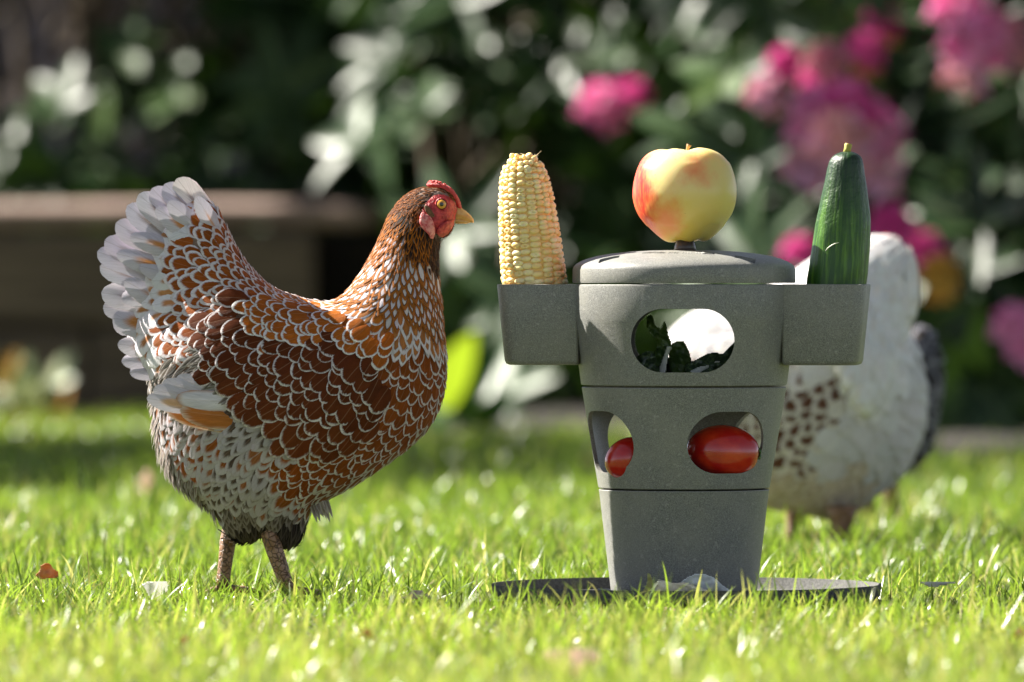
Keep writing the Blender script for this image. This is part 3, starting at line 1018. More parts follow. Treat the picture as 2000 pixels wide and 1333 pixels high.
def feeder():
    T = math.radians(-7)
    f = thing('chicken_feeder', FC, 'grey speckled plastic tower feeder with side cups standing in a round tray', 'poultry feeder')
    # three stacked tiers, hollow with a floor
    def tier(prof, th=8, floor=12, name='tier'):
        out = [ring(r, y) for r, y in prof]                 # bottom to top
        inn = [ring(r - th, y) for r, y in reversed(prof[1:])]
        y0 = prof[1][1]
        inn.append(ring(prof[1][0] - th - 1, prof[0][1] - floor))
        o = MB().loft(out + inn).build(name, M_PLASTIC, f)
        return o
    t3 = tier([(139, 1166), (142, 1160), (144.5, 1140), (165.5, 962), (166.5, 957.5), (165.8, 956)], name='lower_tier')
    t2 = tier([(163, 953.6), (167, 952), (168, 948), (199, 762), (199.6, 757.5), (198.5, 755.6)], name='middle_tier', floor=22)
    t1 = tier([(196, 753), (200.5, 751.5), (201.5, 747), (217.5, 630), (219.5, 622), (220, 562), (219, 557.5), (217, 556)], name='upper_tier', floor=22)
    def wt(az, py): return stadium(170, 120, az, py, 60, 330)
    cut(t2, [wt(math.radians(-90 + 28.5 + q), 862) for q in (0, 90, 180, 270)])
    cut(t1, [stadium(200, 123, math.radians(-92), 664.5, 60, 330), stadium(200, 123, math.radians(88), 664.5, 60, 330)])
    for o in (t1, t2, t3): sharp(o, 35)
    # lid
    prof = [(205, 553), (217, 553.2), (218, 549), (217.5, 527), (215.5, 521), (211, 516.2), (203, 511.5), (190, 506), (172, 501), (145, 496.2), (105, 492), (60, 489.6), (20, 489)]
    inn = [(20, 498), (105, 501), (172, 510), (200, 522), (205, 530)]
    lid = MB().loft([ring(r, y) for r, y in prof] + [ring(r, y) for r, y in inn], True, True)
    # closed profile: bottom rim face joins inner and outer
    lid.f = [q for q in lid.f if len(q) == 4]
    n = 96; last = (len(prof) + len(inn) - 1) * n
    for j in range(n): lid.f.append((last + j, last + (j + 1) % n, (j + 1) % n, j))
    a = (len(prof) - 1) * n; b = len(prof) * n
    lid.f = [q for q in lid.f if not (min(q) >= a and max(q) < b + n and any(v < b for v in q) and any(v >= b for v in q))]
    lid.f.append(tuple(a + j for j in range(n)))
    lid.f.append(tuple(b + j for j in reversed(range(n))))
    lid = lid.build('lid', M_PLASTIC, f)
    cs = []
    for k in range(4):
        az = math.radians(-135 + 90 * k) + T
        c = Vector((math.cos(az), math.sin(az), 0)) * 187 * S
        u = Vector((1, 0, 0)) if k in (0, 1) else Vector((-1, 0, 0))
        u.rotate(Matrix.Rotation(T, 3, 'Z')); w = Vector((-u.y, u.x, 0))
        cc = Vector((FC.x, 0, 0)) + c
        lo = [cc + u * a * 20 * S + w * b * 12 * S for a, b in ((-1, -1), (1, -1), (1, 1), (-1, 1))]
        cs.append(MB().loft([[p + Vector((0, 0, (GROUND - y) * S)) for p in lo] for y in (540, 480)]).build('cutter'))
    cut(lid, cs)
    sharp(lid, 35)
    lin = MB().loft([ring(196, 551), ring(196, 524), ring(150, 517), ring(20, 512)]).build('lid_slot_shade', simple('black_slot_shade', (0.02, 0.02, 0.02), None, rough=0.8), f)  # black insert added: paints the shade of the hollow behind the slots
    # raised marks on the lid, worn and unreadable at this angle
    m = MB()
    def mark(ang, r0, r1, w=1.5):
        pts = []
        for i in range(5):
            r = r0 + (r1 - r0) * i / 4
            yy = np.interp(r, [20, 60, 105, 145, 172], [489, 489.6, 492, 496.2, 501])
            pts.append(Vector((FC.x + r * S * math.cos(ang), r * S * math.sin(ang), (GROUND - yy) * S)))
        m.tube(pts, w * S, 5)
    for i, a in enumerate(np.linspace(-126, -74, 24)):
        if i % 5 != 4: mark(math.radians(a), 128 - (i * 7 % 11), 142, 1.1)
    cring = [Vector((FC.x + (42 + 13 * math.cos(q)) * S, (-132 + 13 * math.sin(q)) * S, (GROUND - 495.6) * S)) for q in np.linspace(0, 2 * math.pi, 14)]
    m.tube(cring, 1.1 * S, 5)
    m.build('embossed_mark', M_PLASTIC, f)
    # spike
    MB().tube([P(1338, 492), P(1338, 480), P(1338, 470), P(1338, 440)], [23 * S, 20 * S, 17 * S, 3 * S], 10).build(
        'spike', simple('brown_translucent_spike', (0.05, 0.035, 0.03), (0.09, 0.06, 0.05), 30, 0.35), f)
    # cups
    for sg, nm in ((-1, 'cup'), (1, 'cup')):
        def rr(r_in, r_out, hd, cr, py, th=0.0):
            pts = []
            a, b = r_in + th, r_out - th; h = hd - th; c = max(cr - th, 3)
            cor = [(b, h, 0), (a, h, 90), (a, -h, 180), (b, -h, 270)]
            for x, y, s0 in cor:
                c2 = c if x == b else 6
                sx = -1 if x == b else 1; sy = -1 if y > 0 else 1
                for i in range(9):
                    q = math.radians(s0 + i * 90 / 8)
                    pts.append((x + sx * c2 + c2 * math.cos(q), y + sy * c2 + c2 * math.sin(q)))
            z = (GROUND - py) * S
            out = []
            for x, y in pts:
                v = Vector((x * sg, y * sg, 0)); v.rotate(Matrix.Rotation(T, 3, 'Z'))
                out.append((FC.x + v.x * S, v.y * S, z))
            return out
        L = [rr(203, 338, 72, 30, 713), rr(200, 344, 78, 33, 710.5), rr(199, 347, 81, 34, 704), rr(198, 361.5, 85, 36, 559), rr(198.5, 361, 84.5, 35.5, 556.2),
             rr(198, 358.5, 83, 35, 555.6, 2), rr(198, 358, 83, 35, 558, 7), rr(199, 347, 81, 34, 700, 8)]
        sharp(MB().loft(L).build(nm, M_PLASTIC, f), 50)
    # tray
    tr = [(366, 1170), (374, 1168.5), (378, 1164), (381, 1142), (380.4, 1140.6), (378.6, 1140.6), (377.5, 1142), (374, 1160), (370, 1163.5), (8, 1164.5)]
    o = MB().loft([ring(r, y, 128, P(1341, 0).x) for r, y in tr]).build('tray', M_TRAY, f)
    sharp(o, 40)


M_TRAY = simple('dark_grey_plastic', (0.06, 0.06, 0.057), (0.12, 0.12, 0.113), 700, 0.8, 0.3, 900, spec=0.15, bdist=0.0004)
feeder()


# ================================================================== fruit and vegetables
def lathe_obj(name, prof, seg, mat, parent=None, disp=None, axis=None, cap=True):
    """prof: list of (px centre x, py, radius px)"""
    loops = []
    for i, (cx, py, r) in enumerate(prof):
        c = P(cx, py); lp = []
        for k in range(seg):
            q = 2 * math.pi * k / seg
            rr = r * (disp(q, i / (len(prof) - 1), r) if disp else 1)
            lp.append((c.x + rr * S * math.cos(q), rr * S * math.sin(q), c.z))
        loops.append(lp)
    return MB().loft(loops, cap, cap).build(name, mat, parent)


def shift_children(rt, dy):
    for c in rt.children: c.location.y += dy
    return rt


def corn():
    T = math.radians(-7)
    cy = -math.sin(T) * -1 * 282 * S   # left cup stands a little farther away
    base = Vector((P(1052, 0).x, 0.0125, (GROUND - 640) * S)); top = Vector((P(1020, 0).x, 0.0125, (GROUND - 309) * S))
    rt = thing('corn_cob', base, 'pale yellow corn cob standing upright in the left cup', 'corn cob')
    km = NT('corn_kernel'); 
    at = km.n('ShaderNodeAttribute', attribute_name='rnd').outputs['Fac']; hv = km.n('ShaderNodeAttribute', attribute_name='hv').outputs['Fac']
    col = km.mix(at, (0.84, 0.61, 0.24, 1), (0.90, 0.76, 0.42, 1))
    col = km.mix(km.step(hv, 0.75, 0.2), col, (0.82, 0.52, 0.16, 1))
    km.ps(Base_Color=col, Roughness=0.28)
    km.b.inputs['Subsurface Weight'].default_value = 0.35
    km.b.inputs['Subsurface Radius'].default_value = (0.004, 0.0025, 0.001)
    km.b.inputs['Subsurface Scale'].default_value = 1.0
    # kernel template: a pillow with z outward
    seg, rows = 10, 5; tv = []; tf = []
    for j in range(rows + 1):
        a = j / rows * math.pi * 0.5
        for i in range(seg):
            q = 2 * math.pi * i / seg
            e = 0.92
            cx = math.copysign(abs(math.cos(q)) ** e, math.cos(q)); sx = math.copysign(abs(math.sin(q)) ** e, math.sin(q))
            r = math.cos(a) ** 0.55 if j < rows else 0.04
            tv.append((cx * r, sx * r, math.sin(a) ** 0.9))
    for j in range(rows):
        for i in range(seg):
            tf.append((j * seg + i, j * seg + (i + 1) % seg, (j + 1) * seg + (i + 1) % seg, (j + 1) * seg + i))
    tv = np.array(tv); tf = np.array(tf)
    V = []; R = []; H = []; F = []; n = 0
    ax = (top - base).normalized()
    u = ax.cross(Vector((0, 1, 0))).normalized(); w = ax.cross(u)
    Ltot = (top - base).length
    def radius(t):   # px radius along the cob, t 0 base .. 1 tip
        return np.interp(t, [0, .25, .5, .75, .88, .95, 1.0], [66, 65.5, 62, 56, 49.5, 41, 26])
    z = 0.0; row = 0
    NR = 18
    while z < Ltot - 2 * S:
        t = z / Ltot; rad = radius(t) * S
        step = (12.5 - 1.5 * t) * S
        for k in range(NR):
            wob = 0.10 * math.sin(t * 7 + k * 1.7) + 0.05 * math.sin(t * 17 + k)
            q = 2 * math.pi * (k + wob + 0.5 * (0)) / NR
            zz = z + step * (0.5 * (k % 2) + 0.28 * math.sin(k * 2.3 + row * 0.9) + random.uniform(-.1, .1))
            if t > 0.96 and random.random() < 0.15: continue
            rr = radius(min(1, zz / Ltot)) * S
            kw = 2 * math.pi * rr / NR / 2 * random.uniform(1.02, 1.14); kh = step * 0.5 * random.uniform(1.02, 1.18)
            kd = 9.5 * S * random.uniform(0.85, 1.25)
            out = u * math.cos(q) + w * math.sin(q)
            c = base + ax * zz + out * (rr - kd)
            tan = ax.cross(out)
            nn = (out + ax * (0.35 if t > 0.85 else 0.06) + tan * random.uniform(-.08, .08)).normalized()
            up = (ax - nn * ax.dot(nn)).normalized(); tan = up.cross(nn)
            M = np.array([[tan.x * kw, up.x * kh, nn.x * kd], [tan.y * kw, up.y * kh, nn.y * kd], [tan.z * kw, up.z * kh, nn.z * kd]])
            tvv = tv.copy()
            if random.random() < 0.28:   # dimpled kernel
                rr_ = np.hypot(tv[:, 0], tv[:, 1]); tvv[:, 2] -= 0.45 * np.clip(1 - rr_ / 0.55, 0, 1)
            V.append(tvv @ M.T + np.array(c)); R.append(np.full(len(tv), random.random())); H.append(tv[:, 2])
            F.append(tf + n * len(tv)); n += 1
        z += step; row += 1
    me = fast_mesh('kernels', np.vstack(V), np.vstack(F), {'rnd': np.concatenate(R), 'hv': np.concatenate(H)})
    link('kernels', me, km.m, rt)
    core = MB().tube([base + ax * Ltot * t for t in np.linspace(0, 1.0, 12)], [(radius(t) - 6) * S for t in np.linspace(0, 1.0, 12)], 24)
    core.build('core', simple('cob_core', (0.80, 0.50, 0.14), (0.8, 0.56, 0.24), 200, 0.7), rt)
    m = MB()
    for i in range(34):
        q = random.uniform(0, 6.28); r = random.uniform(8, 34) * S
        p = base + ax * (Ltot - random.uniform(0, 12) * S) + (u * math.cos(q) + w * math.sin(q)) * r
        m.tube([p, p + ax * random.uniform(3, 9) * S + u * random.uniform(-6, 6) * S, p + ax * random.uniform(5, 14) * S + u * random.uniform(-12, 12) * S],
               [0.9 * S, 0.6 * S, 0.2 * S], 4)
    for i in range(26):
        q = random.uniform(0, 6.28); r = random.uniform(5, 30) * S
        p = base + ax * (Ltot - 6 * S) + (u * math.cos(q) + w * math.sin(q)) * r
        m.tube([p - ax * 4 * S, p + ax * random.uniform(1, 6) * S, p + ax * random.uniform(7, 9) * S], [5 * S, 4.5 * S, 1 * S], 6)
    m.build('silk', simple('corn_silk', (0.78, 0.60, 0.30), (0.8, 0.66, 0.40), 200, 0.6), rt)


corn()


def apple():
    prof = []
    R = 101.0; cx = 1337; cyp = 381
    pts = [(0, 108), (10, 104), (22, 96), (38, 90.5), (56, 89), (74, 82), (88, 66), (97, 42), (101, 14), (100, -12), (93, -40), (81, -62), (65, -79), (48, -88), (34, -90), (20, -86), (8, -80), (1, -79)]
    # x = radius, y = height below centre (positive = lower): flip so that the top is wider
    pts = [(1, -72), (8, -75), (18, -83), (34, -88), (54, -87), (73, -78), (88, -60), (97, -35), (101, -8), (99, 15), (92, 36), (80, 54), (67, 68), (54, 80), (44, 87), (34, 90), (22, 88), (10, 82), (1, 79)]
    sp = spline(pts, 4, False)
    rt = thing('apple', P(cx, 470), 'yellow apple with a red blushed cheek pushed on the spike above the lid', 'apple')
    t = NT('apple_skin'); o = t.obj()
    sx = t.n('ShaderNodeSeparateXYZ'); t.l(o, sx.inputs[0])
    nz = t.noise(o, 38, 4, 0.6); nf = t.noise(o, 160, 4, 0.7)
    mp = t.n('ShaderNodeMapping'); t.l(o, mp.inputs[0]); mp.inputs['Scale'].default_value = (1, 1, 0.22)
    st = t.noise(mp.outputs[0], 420, 3, 0.6)
    xx = t.math('ADD', t.math('DIVIDE', sx.outputs[0], R * S), t.math('MULTIPLY', t.math('SUBTRACT', nz, 0.5), 0.75))
    blush = t.step(xx, -0.42, -0.86)
    zc = t.math('DIVIDE', sx.outputs[2], R * S)   # 0 bottom .. 1.78 top
    def blob(bx, bz, r0, r1, am=0.5):
        dx = t.math('SUBTRACT', t.math('DIVIDE', sx.outputs[0], R * S), bx); dz = t.math('SUBTRACT', zc, bz)
        d = t.math('SQRT', t.math('ADD', t.math('MULTIPLY', dx, dx), t.math('MULTIPLY', dz, dz)))
        d = t.math('ADD', d, t.math('MULTIPLY', t.math('SUBTRACT', nz, 0.5), am))
        return t.step(d, r1, r0)
    near = t.step(sx.outputs[1], 0.005, -0.01)
    b2 = t.math('MULTIPLY', t.math('MULTIPLY', blob(0.18, 1.33, 0.0, 0.5, 0.9), near), 0.75)
    b3 = t.math('MULTIPLY', blob(-0.45, 0.40, 0.05, 0.6, 0.8), 0.8)
    b4 = t.math('MULTIPLY', t.step(xx, 0.85, 1.1), 0.45)
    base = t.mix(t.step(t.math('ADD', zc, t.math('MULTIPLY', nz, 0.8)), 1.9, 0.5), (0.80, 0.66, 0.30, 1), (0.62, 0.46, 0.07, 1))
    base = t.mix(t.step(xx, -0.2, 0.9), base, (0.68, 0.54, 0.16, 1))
    m = t.math('MAXIMUM', t.math('MAXIMUM', b2, b3), b4)
    col = t.mix(m, base, (0.72, 0.17, 0.045, 1))
    red = t.mix(t.step(st, 0.4, 0.65), (0.62, 0.035, 0.03, 1), (0.74, 0.16, 0.05, 1))
    col = t.mix(blush, col, red)
    v = t.n('ShaderNodeTexVoronoi'); t.l(o, v.inputs['Vector']); v.inputs['Scale'].default_value = 170
    dots = t.math('MULTIPLY', t.step(v.outputs[0], 0.10, 0.05), t.step(nf, 0.5, 0.6))
    col = t.mix(t.math('MULTIPLY', dots, 0.75), col, (0.25, 0.13, 0.05, 1))
    t.ps(Base_Color=col, Roughness=0.33)
    t.b.inputs['Subsurface Weight'].default_value = 0.5
    t.b.inputs['Subsurface Radius'].default_value = (0.022, 0.014, 0.004)
    t.b.inputs['Subsurface Scale'].default_value = 1.0
    t.bump(nz, 0.25, 0.0012)
    loops = []
    for r, h in sp:
        lp = []
        for k in range(72):
            q = 2 * math.pi * k / 72
            rr = r * (1 + 0.012 * math.cos(5 * q + 0.6) * min(1, abs(h) / 50) + 0.012 * math.cos(2 * q + 1))
            hh = h + (2.2 * math.cos(5 * q + 0.6) if abs(h) > 60 else 0) * min(1, r / 40)
            lp.append((rr * math.cos(q), rr * math.sin(q), -hh))
        loops.append(lp)
    rot = Matrix.Rotation(math.radians(-2), 3, 'Y')
    m = MB()
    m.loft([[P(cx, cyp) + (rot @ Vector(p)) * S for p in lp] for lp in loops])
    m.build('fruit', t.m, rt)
    MB().tube([P(1340, 308), P(1342, 296), P(1344, 288), P(1346, 283)], [2.6 * S, 2.8 * S, 3.6 * S, 5 * S], 8).build('stem', simple('apple_stem', (0.30, 0.14, 0.04), (0.45, 0.25, 0.08), 500, 0.7), rt)


apple()


def cucumber():
    prof = [(1630, 690, 50), (1630, 650, 56), (1633, 560, 58), (1636, 530, 58), (1640, 495, 56.5), (1643, 460, 55), (1645.5, 430, 52.5), (1647, 400, 48), (1648.5, 370, 43), (1649.5, 345, 38.5),
            (1650.5, 325, 35), (1651.5, 312, 31), (1652.5, 304, 24.5), (1653, 299, 15), (1653.5, 297, 6)]
    p = spline(prof, 6, False)
    rt = thing('cucumber', P(1630, 690) + Vector((0, -0.0125, 0)), 'dark green cucumber standing upright in the right cup', 'cucumber')
    t = NT('cucumber_skin'); o = t.obj()
    sx = t.n('ShaderNodeSeparateXYZ'); t.l(o, sx.inputs[0])
    ang = t.math('ARCTAN2', sx.outputs[1], t.math('SUBTRACT', sx.outputs[0], t.math('MULTIPLY', sx.outputs[2], 0.06)))
    z = t.math('DIVIDE', sx.outputs[2], 0.148)
    cb = t.n('ShaderNodeCombineXYZ'); t.l(t.math('MULTIPLY', ang, 3.2), cb.inputs[0]); t.l(t.math('MULTIPLY', z, 1.6), cb.inputs[1])
    st = t.noise(cb.outputs[0], 2.2, 4, 0.65); nz = t.noise(o, 120, 4, 0.7); wr = t.noise(o, 260, 3, 0.7)
    dark = t.mix(t.step(z, 0.55, 0.95), (0.018, 0.070, 0.005, 1), (0.008, 0.026, 0.008, 1))
    lite = t.mix(t.step(z, 0.6, 0.95), (0.075, 0.18, 0.010, 1), (0.015, 0.05, 0.010, 1))
    col = t.mix(t.step(st, 0.42, 0.70), dark, lite)
    col = t.mix(t.math('MULTIPLY', t.step(nz, 0.66, 0.74), 0.35), col, (0.30, 0.36, 0.2, 1))
    t.ps(Base_Color=col, Roughness=t.math('ADD', 0.24, t.math('MULTIPLY', nz, 0.25)))
    t.b.inputs['Specular IOR Level'].default_value = 0.4
    hgt = t.math('ADD', t.math('MULTIPLY', st, 0.7), t.math('MULTIPLY', wr, t.step(z, 0.4, 0.7)))
    t.bump(hgt, 0.6, 0.0012)
    seg = 72; m = MB(); loops = []
    for i, (cx, py, r) in enumerate(p):
        c = P(cx, py) + Vector((0, -0.0125, 0)); lp = []
        for k in range(seg):
            q = 2 * math.pi * k / seg
            am = 0.016 * min(1, max(0, (py - 300) / 120))
            rr = r * (1 + am * math.cos(9 * q + 0.8 + py * 0.002) + 0.010 * math.sin(q * 3 + py * 0.02) + 0.004 * math.sin(py * 0.11 + q * 5))
            lp.append((c.x + rr * S * math.cos(q), c.y + rr * S * math.sin(q), c.z))
        loops.append(lp)
    m.loft(loops).build('skin', t.m, rt)
    c = [P(1653, 302), P(1654, 292), P(1655.5, 284), P(1656, 281.5)]
    c = [v + Vector((0, -0.0125, 0)) for v in c]
    MB().tube(c, [9 * S, 6.8 * S, 7.6 * S, 6.5 * S], 10).build('stem', simple('cucumber_stem', (0.30, 0.32, 0.04), (0.42, 0.30, 0.06), 400, 0.6), rt)
    sc = MB(); q = []
    for px, py in ((1609, 491), (1614, 485), (1621, 480), (1627, 477), (1635, 475)):
        # just proud of the skin, towards the camera
        rr = 57.0; dx = px - 1641
        q.append(P(px, py) + Vector((0, -0.0125 - math.sqrt(max(rr * rr - dx * dx, 1)) * S * 1.005, 0)))
    sc.tube(q, [0.3 * S, 1.0 * S, 1.2 * S, 1.0 * S, 0.3 * S], 5).build('scar', simple('pale_scar', (0.6, 0.6, 0.5)), rt)


cucumber()


def tomato(cx, cy, rx, ry, depth, rot, label):
    t = NT('tomato_skin'); o = t.obj(); nz = t.noise(o, 60, 3, 0.5)
    col = t.mix(t.step(nz, 0.35, 0.7), (0.40, 0.008, 0.006, 1), (0.54, 0.035, 0.008, 1))
    t.ps(Base_Color=col, Roughness=0.24)
    t.b.inputs['Coat Weight'].default_value = 0.5
    t.b.inputs['Coat Roughness'].default_value = 0.14
    t.b.inputs['Subsurface Weight'].default_value = 0.1
    t.b.inputs['Subsurface Radius'].default_value = (0.006, 0.001, 0.0005)
    t.b.inputs['Subsurface Scale'].default_value = 1.0
    rt = thing('tomato', P(cx, cy + ry) + Vector((0, depth, 0)), label, 'tomato', 'tomatoes in the middle tier')
    loops = []
    R = Matrix.Rotation(rot, 3, 'Y')
    for i in range(25):
        a = math.pi * i / 24; lp = []
        r = max(math.sin(a), 0.02); h = math.cos(a)
        if i < 4: h -= 0.05 * (4 - i) / 4
        for k in range(32):
            q = 2 * math.pi * k / 32
            v = Vector((h * rx, r * ry * math.cos(q) * (1 + .02 * math.cos(3 * q)), r * ry * math.sin(q)))
            lp.append(P(cx, cy) + Vector((0, depth, 0)) + (R @ v) * S)
        loops.append(lp)
    MB().loft(loops).build('fruit', t.m, rt)
    e = P(cx, cy) + Vector((0, depth, 0))
    m = MB()
    for k in range(5):
        q = k * 2 * math.pi / 5
        a = e + (R @ Vector((rx * 0.98, 0, 0))) * S; b = e + (R @ Vector((rx * 0.93, 16 * math.cos(q), 16 * math.sin(q)))) * S
        m.tube([a, a.lerp(b, .5) + (R @ Vector((3, 0, 0))) * S, b], [2.5 * S, 2 * S, .5 * S], 5)
    m.build('calyx', simple('tomato_calyx', (0.05, 0.12, 0.02)), rt)


tomato(1410, 880, 72, 52, -105 * S, 0.08, 'large glossy red tomato showing in the right hand window of the middle tier')
tomato(1226, 894, 48, 40, -95 * S, -0.5, 'small dark red tomato showing in the left hand window of the middle tier')


def sheet(name, outline, d, mat, parent, bulge=10, noise=6, th=1.6, seed=1, fold=0.0, g=3.0):
    """a crumpled leaf or scrap: outline in px, stands at depth d (m)"""
    from mathutils import noise as mn
    poly = spline(outline, 4)
    x0, y0 = poly.min(0); x1, y1 = poly.max(0)
    xs = np.arange(x0 - g, x1 + 2 * g, g); ys = np.arange(y0 - g, y1 + 2 * g, g)
    X, Y = np.meshgrid(xs, ys); m = raster(poly, X, Y)
    q0 = m[:-1, :-1] & m[1:, :-1] & m[:-1, 1:] & m[1:, 1:]
    m2 = np.zeros_like(m); m2[:-1, :-1] |= q0; m2[1:, :-1] |= q0; m2[:-1, 1:] |= q0; m2[1:, 1:] |= q0; m = m2
    idx = -np.ones(m.shape, int); idx[m] = np.arange(m.sum())
    V = []; k = kk(d)
    cx, cy = (x0 + x1) / 2, (y0 + y1) / 2
    for j, i in zip(*np.nonzero(m)):
        x, y = X[j, i], Y[j, i]
        o = noise * mn.noise(Vector((x * 0.05, y * 0.05, seed * 3.7))) * 2 + noise * .6 * mn.noise(Vector((x * 0.13, y * 0.13, seed * 1.7)))
        o += bulge * (1 - ((x - cx) / (x1 - x0 + 1) * 2) ** 2) + fold * (y - cy)
        V.append(((x - 1000) * k, d - o * k, CAMZ + (HOR - y) * k))
    q = m[:-1, :-1] & m[1:, :-1] & m[:-1, 1:] & m[1:, 1:]
    F = np.stack([idx[:-1, :-1][q], idx[1:, :-1][q], idx[1:, 1:][q], idx[:-1, 1:][q]], 1)
    me = fast_mesh(name, np.array(V), F)
    o = bpy.data.objects.new(name, me); COL.objects.link(o)
    s = o.modifiers.new('w', 'SMOOTH'); s.iterations = 2
    s = o.modifiers.new('t', 'SOLIDIFY'); s.thickness = th * k; s.offset = 0
    apply_mods(o); me = o.data; bpy.data.objects.remove(o)
    return link(name, me, mat, parent)


def leafy_green(name, a, b, rough=0.4, trans=0.3, tc=(0.14, 0.2, 0.02)):
    t = NT(name); o = t.obj(); nz = t.noise(o, 90, 4, 0.6); v = t.n('ShaderNodeTexVoronoi', feature='DISTANCE_TO_EDGE'); t.l(o, v.inputs['Vector']); v.inputs['Scale'].default_value = 160
    col = t.mix(t.step(nz, .35, .7), c4(a), c4(b)); col = t.mix(t.math('MULTIPLY', t.step(v.outputs[0], 0.06, 0.0), 0.5), col, (0.15, 0.22, 0.07, 1))
    t.ps(Base_Color=col, Roughness=rough); t.bump(v.outputs[0], 0.4, 0.001); t.translucent(c4(tc), trans)
    return t.m


def salad():
    g1 = leafy_green('salad_green', (0.035, 0.075, 0.018), (0.07, 0.12, 0.02)); g2 = leafy_green('salad_dark', (0.02, 0.04, 0.02), (0.045, 0.07, 0.03), trans=.12)
    wh = simple('pale_leaf_rib', (0.42, 0.45, 0.38), (0.55, 0.55, 0.48), 90, 0.5, 0.3, trans=0.2, tcol=(0.5, 0.5, 0.4))
    d = -0.035
    r = thing('lettuce_leaf', P(1290, 728) + Vector((0, d, 0)), 'upright dark salad leaf with a thick pale rib in the top window', 'salad leaf', 'salad leaves in the upper tier')
    sheet('blade', [(1262, 622), (1268, 614), (1276, 618), (1280, 634), (1290, 640), (1296, 626), (1302, 634), (1307, 655), (1313, 672), (1310, 690), (1300, 700), (1288, 716), (1276, 712), (1278, 690), (1282, 668), (1272, 655), (1262, 640)], d, g1, r, 6, 9, 1.5, 1, g=2)
    sheet('rib', [(1288, 730), (1290, 712), (1297, 692), (1302, 676), (1313, 678), (1308, 690), (1304, 708), (1300, 730)], d - 0.006, wh, r, 5, 2, 5, 2, g=2)
    r = thing('lettuce_leaf', P(1330, 728) + Vector((0, d + .01, 0)), 'rounded dark green salad leaf leaning right of the pale rib', 'salad leaf', 'salad leaves in the upper tier')
    sheet('blade', [(1308, 676), (1318, 667), (1334, 665), (1342, 676), (1349, 692), (1350, 712), (1338, 730), (1312, 730), (1304, 700)], d + 0.008, g1, r, 8, 6, 1.5, 3, g=2)
    r = thing('lettuce_leaf', P(1390, 728) + Vector((0, d, 0)), 'flat wavy salad leaf lying along the right of the top window', 'salad leaf', 'salad leaves in the upper tier')
    sheet('blade', [(1335, 716), (1355, 704), (1378, 692), (1398, 687), (1410, 690), (1424, 676), (1440, 668), (1446, 700), (1430, 728), (1350, 733)], d - 0.004, g2, r, 10, 9, 1.6, 4, 0.6, g=2)
    sheet('rib', [(1345, 726), (1365, 716), (1385, 712), (1400, 704), (1410, 706), (1398, 716), (1378, 724), (1362, 731)], d - 0.012, wh, r, 3, 4, 2, 5, g=2)
    r = thing('lettuce_leaf', P(1262, 728) + Vector((0, d, 0)), 'dark crumpled salad leaf at the left foot of the top window', 'salad leaf', 'salad leaves in the upper tier')
    sheet('blade', [(1225, 735), (1236, 706), (1252, 690), (1270, 684), (1284, 690), (1292, 706), (1286, 735)], d - 0.002, g2, r, 9, 8, 1.6, 6, g=2)
    r = thing('lettuce_leaf', P(1300, 731) + Vector((0, d + .05, 0)), 'low salad leaf at the back of the top window', 'salad leaf', 'salad leaves in the upper tier')
    sheet('blade', [(1250, 735), (1262, 700), (1290, 690), (1330, 706), (1380, 700), (1430, 706), (1430, 735)], d + 0.04, g2, r, 9, 8, 1.6, 7, g=3)
    # scraps in the tray
    sc = simple('pale_cabbage', (0.66, 0.70, 0.70), (0.80, 0.82, 0.80), 60, 0.4, 0.3, trans=0.2, tcol=(0.6, 0.65, 0.6))
    o = sheet('cabbage_piece', [(1318, 1162), (1326, 1139), (1345, 1125), (1368, 1119), (1392, 1126), (1412, 1142), (1428, 1162)], -0.085, sc, None, 12, 5, 2.5, 8, -0.4, g=2)
    tag(o, 'translucent white cabbage piece curled in the front of the tray', 'cabbage scrap')
    o = sheet('bread_crust', [(1276, 1162), (1280, 1138), (1294, 1133), (1312, 1138), (1338, 1139), (1364, 1148), (1386, 1162)], -0.105, simple('cream_crust', (0.75, 0.66, 0.45), (0.8, 0.74, 0.58), 100, 0.7, .4), None, 8, 6, 9, 9, -0.3, g=2)
    tag(o, 'cream coloured scrap lying left of the cabbage piece in the tray', 'food scrap')
    o = sheet('yellow_leaf', [(1246, 1164), (1256, 1152), (1262, 1140), (1264, 1120), (1271, 1122), (1276, 1140), (1272, 1156), (1266, 1164)], -0.10, simple('yellowed_leaf', (0.40, 0.42, 0.12), (0.55, 0.5, 0.2), 80, .6, trans=.3), None, 4, 3, 1.6, 10, g=1.5)
    tag(o, 'small yellowed leaf standing at the foot of the feeder cone', 'leaf')
    o = sheet('onion_skin', [(1150, 1166), (1160, 1152), (1178, 1148), (1196, 1152), (1204, 1166)], -0.095, simple('grey_scrap', (0.3, 0.3, 0.3), (0.45, 0.43, 0.42), 80, .5, trans=.3), None, 8, 4, 1.6, 11, -0.4, g=1.5)
    tag(o, 'small grey scrap in the tray left of the cone', 'food scrap')


salad()


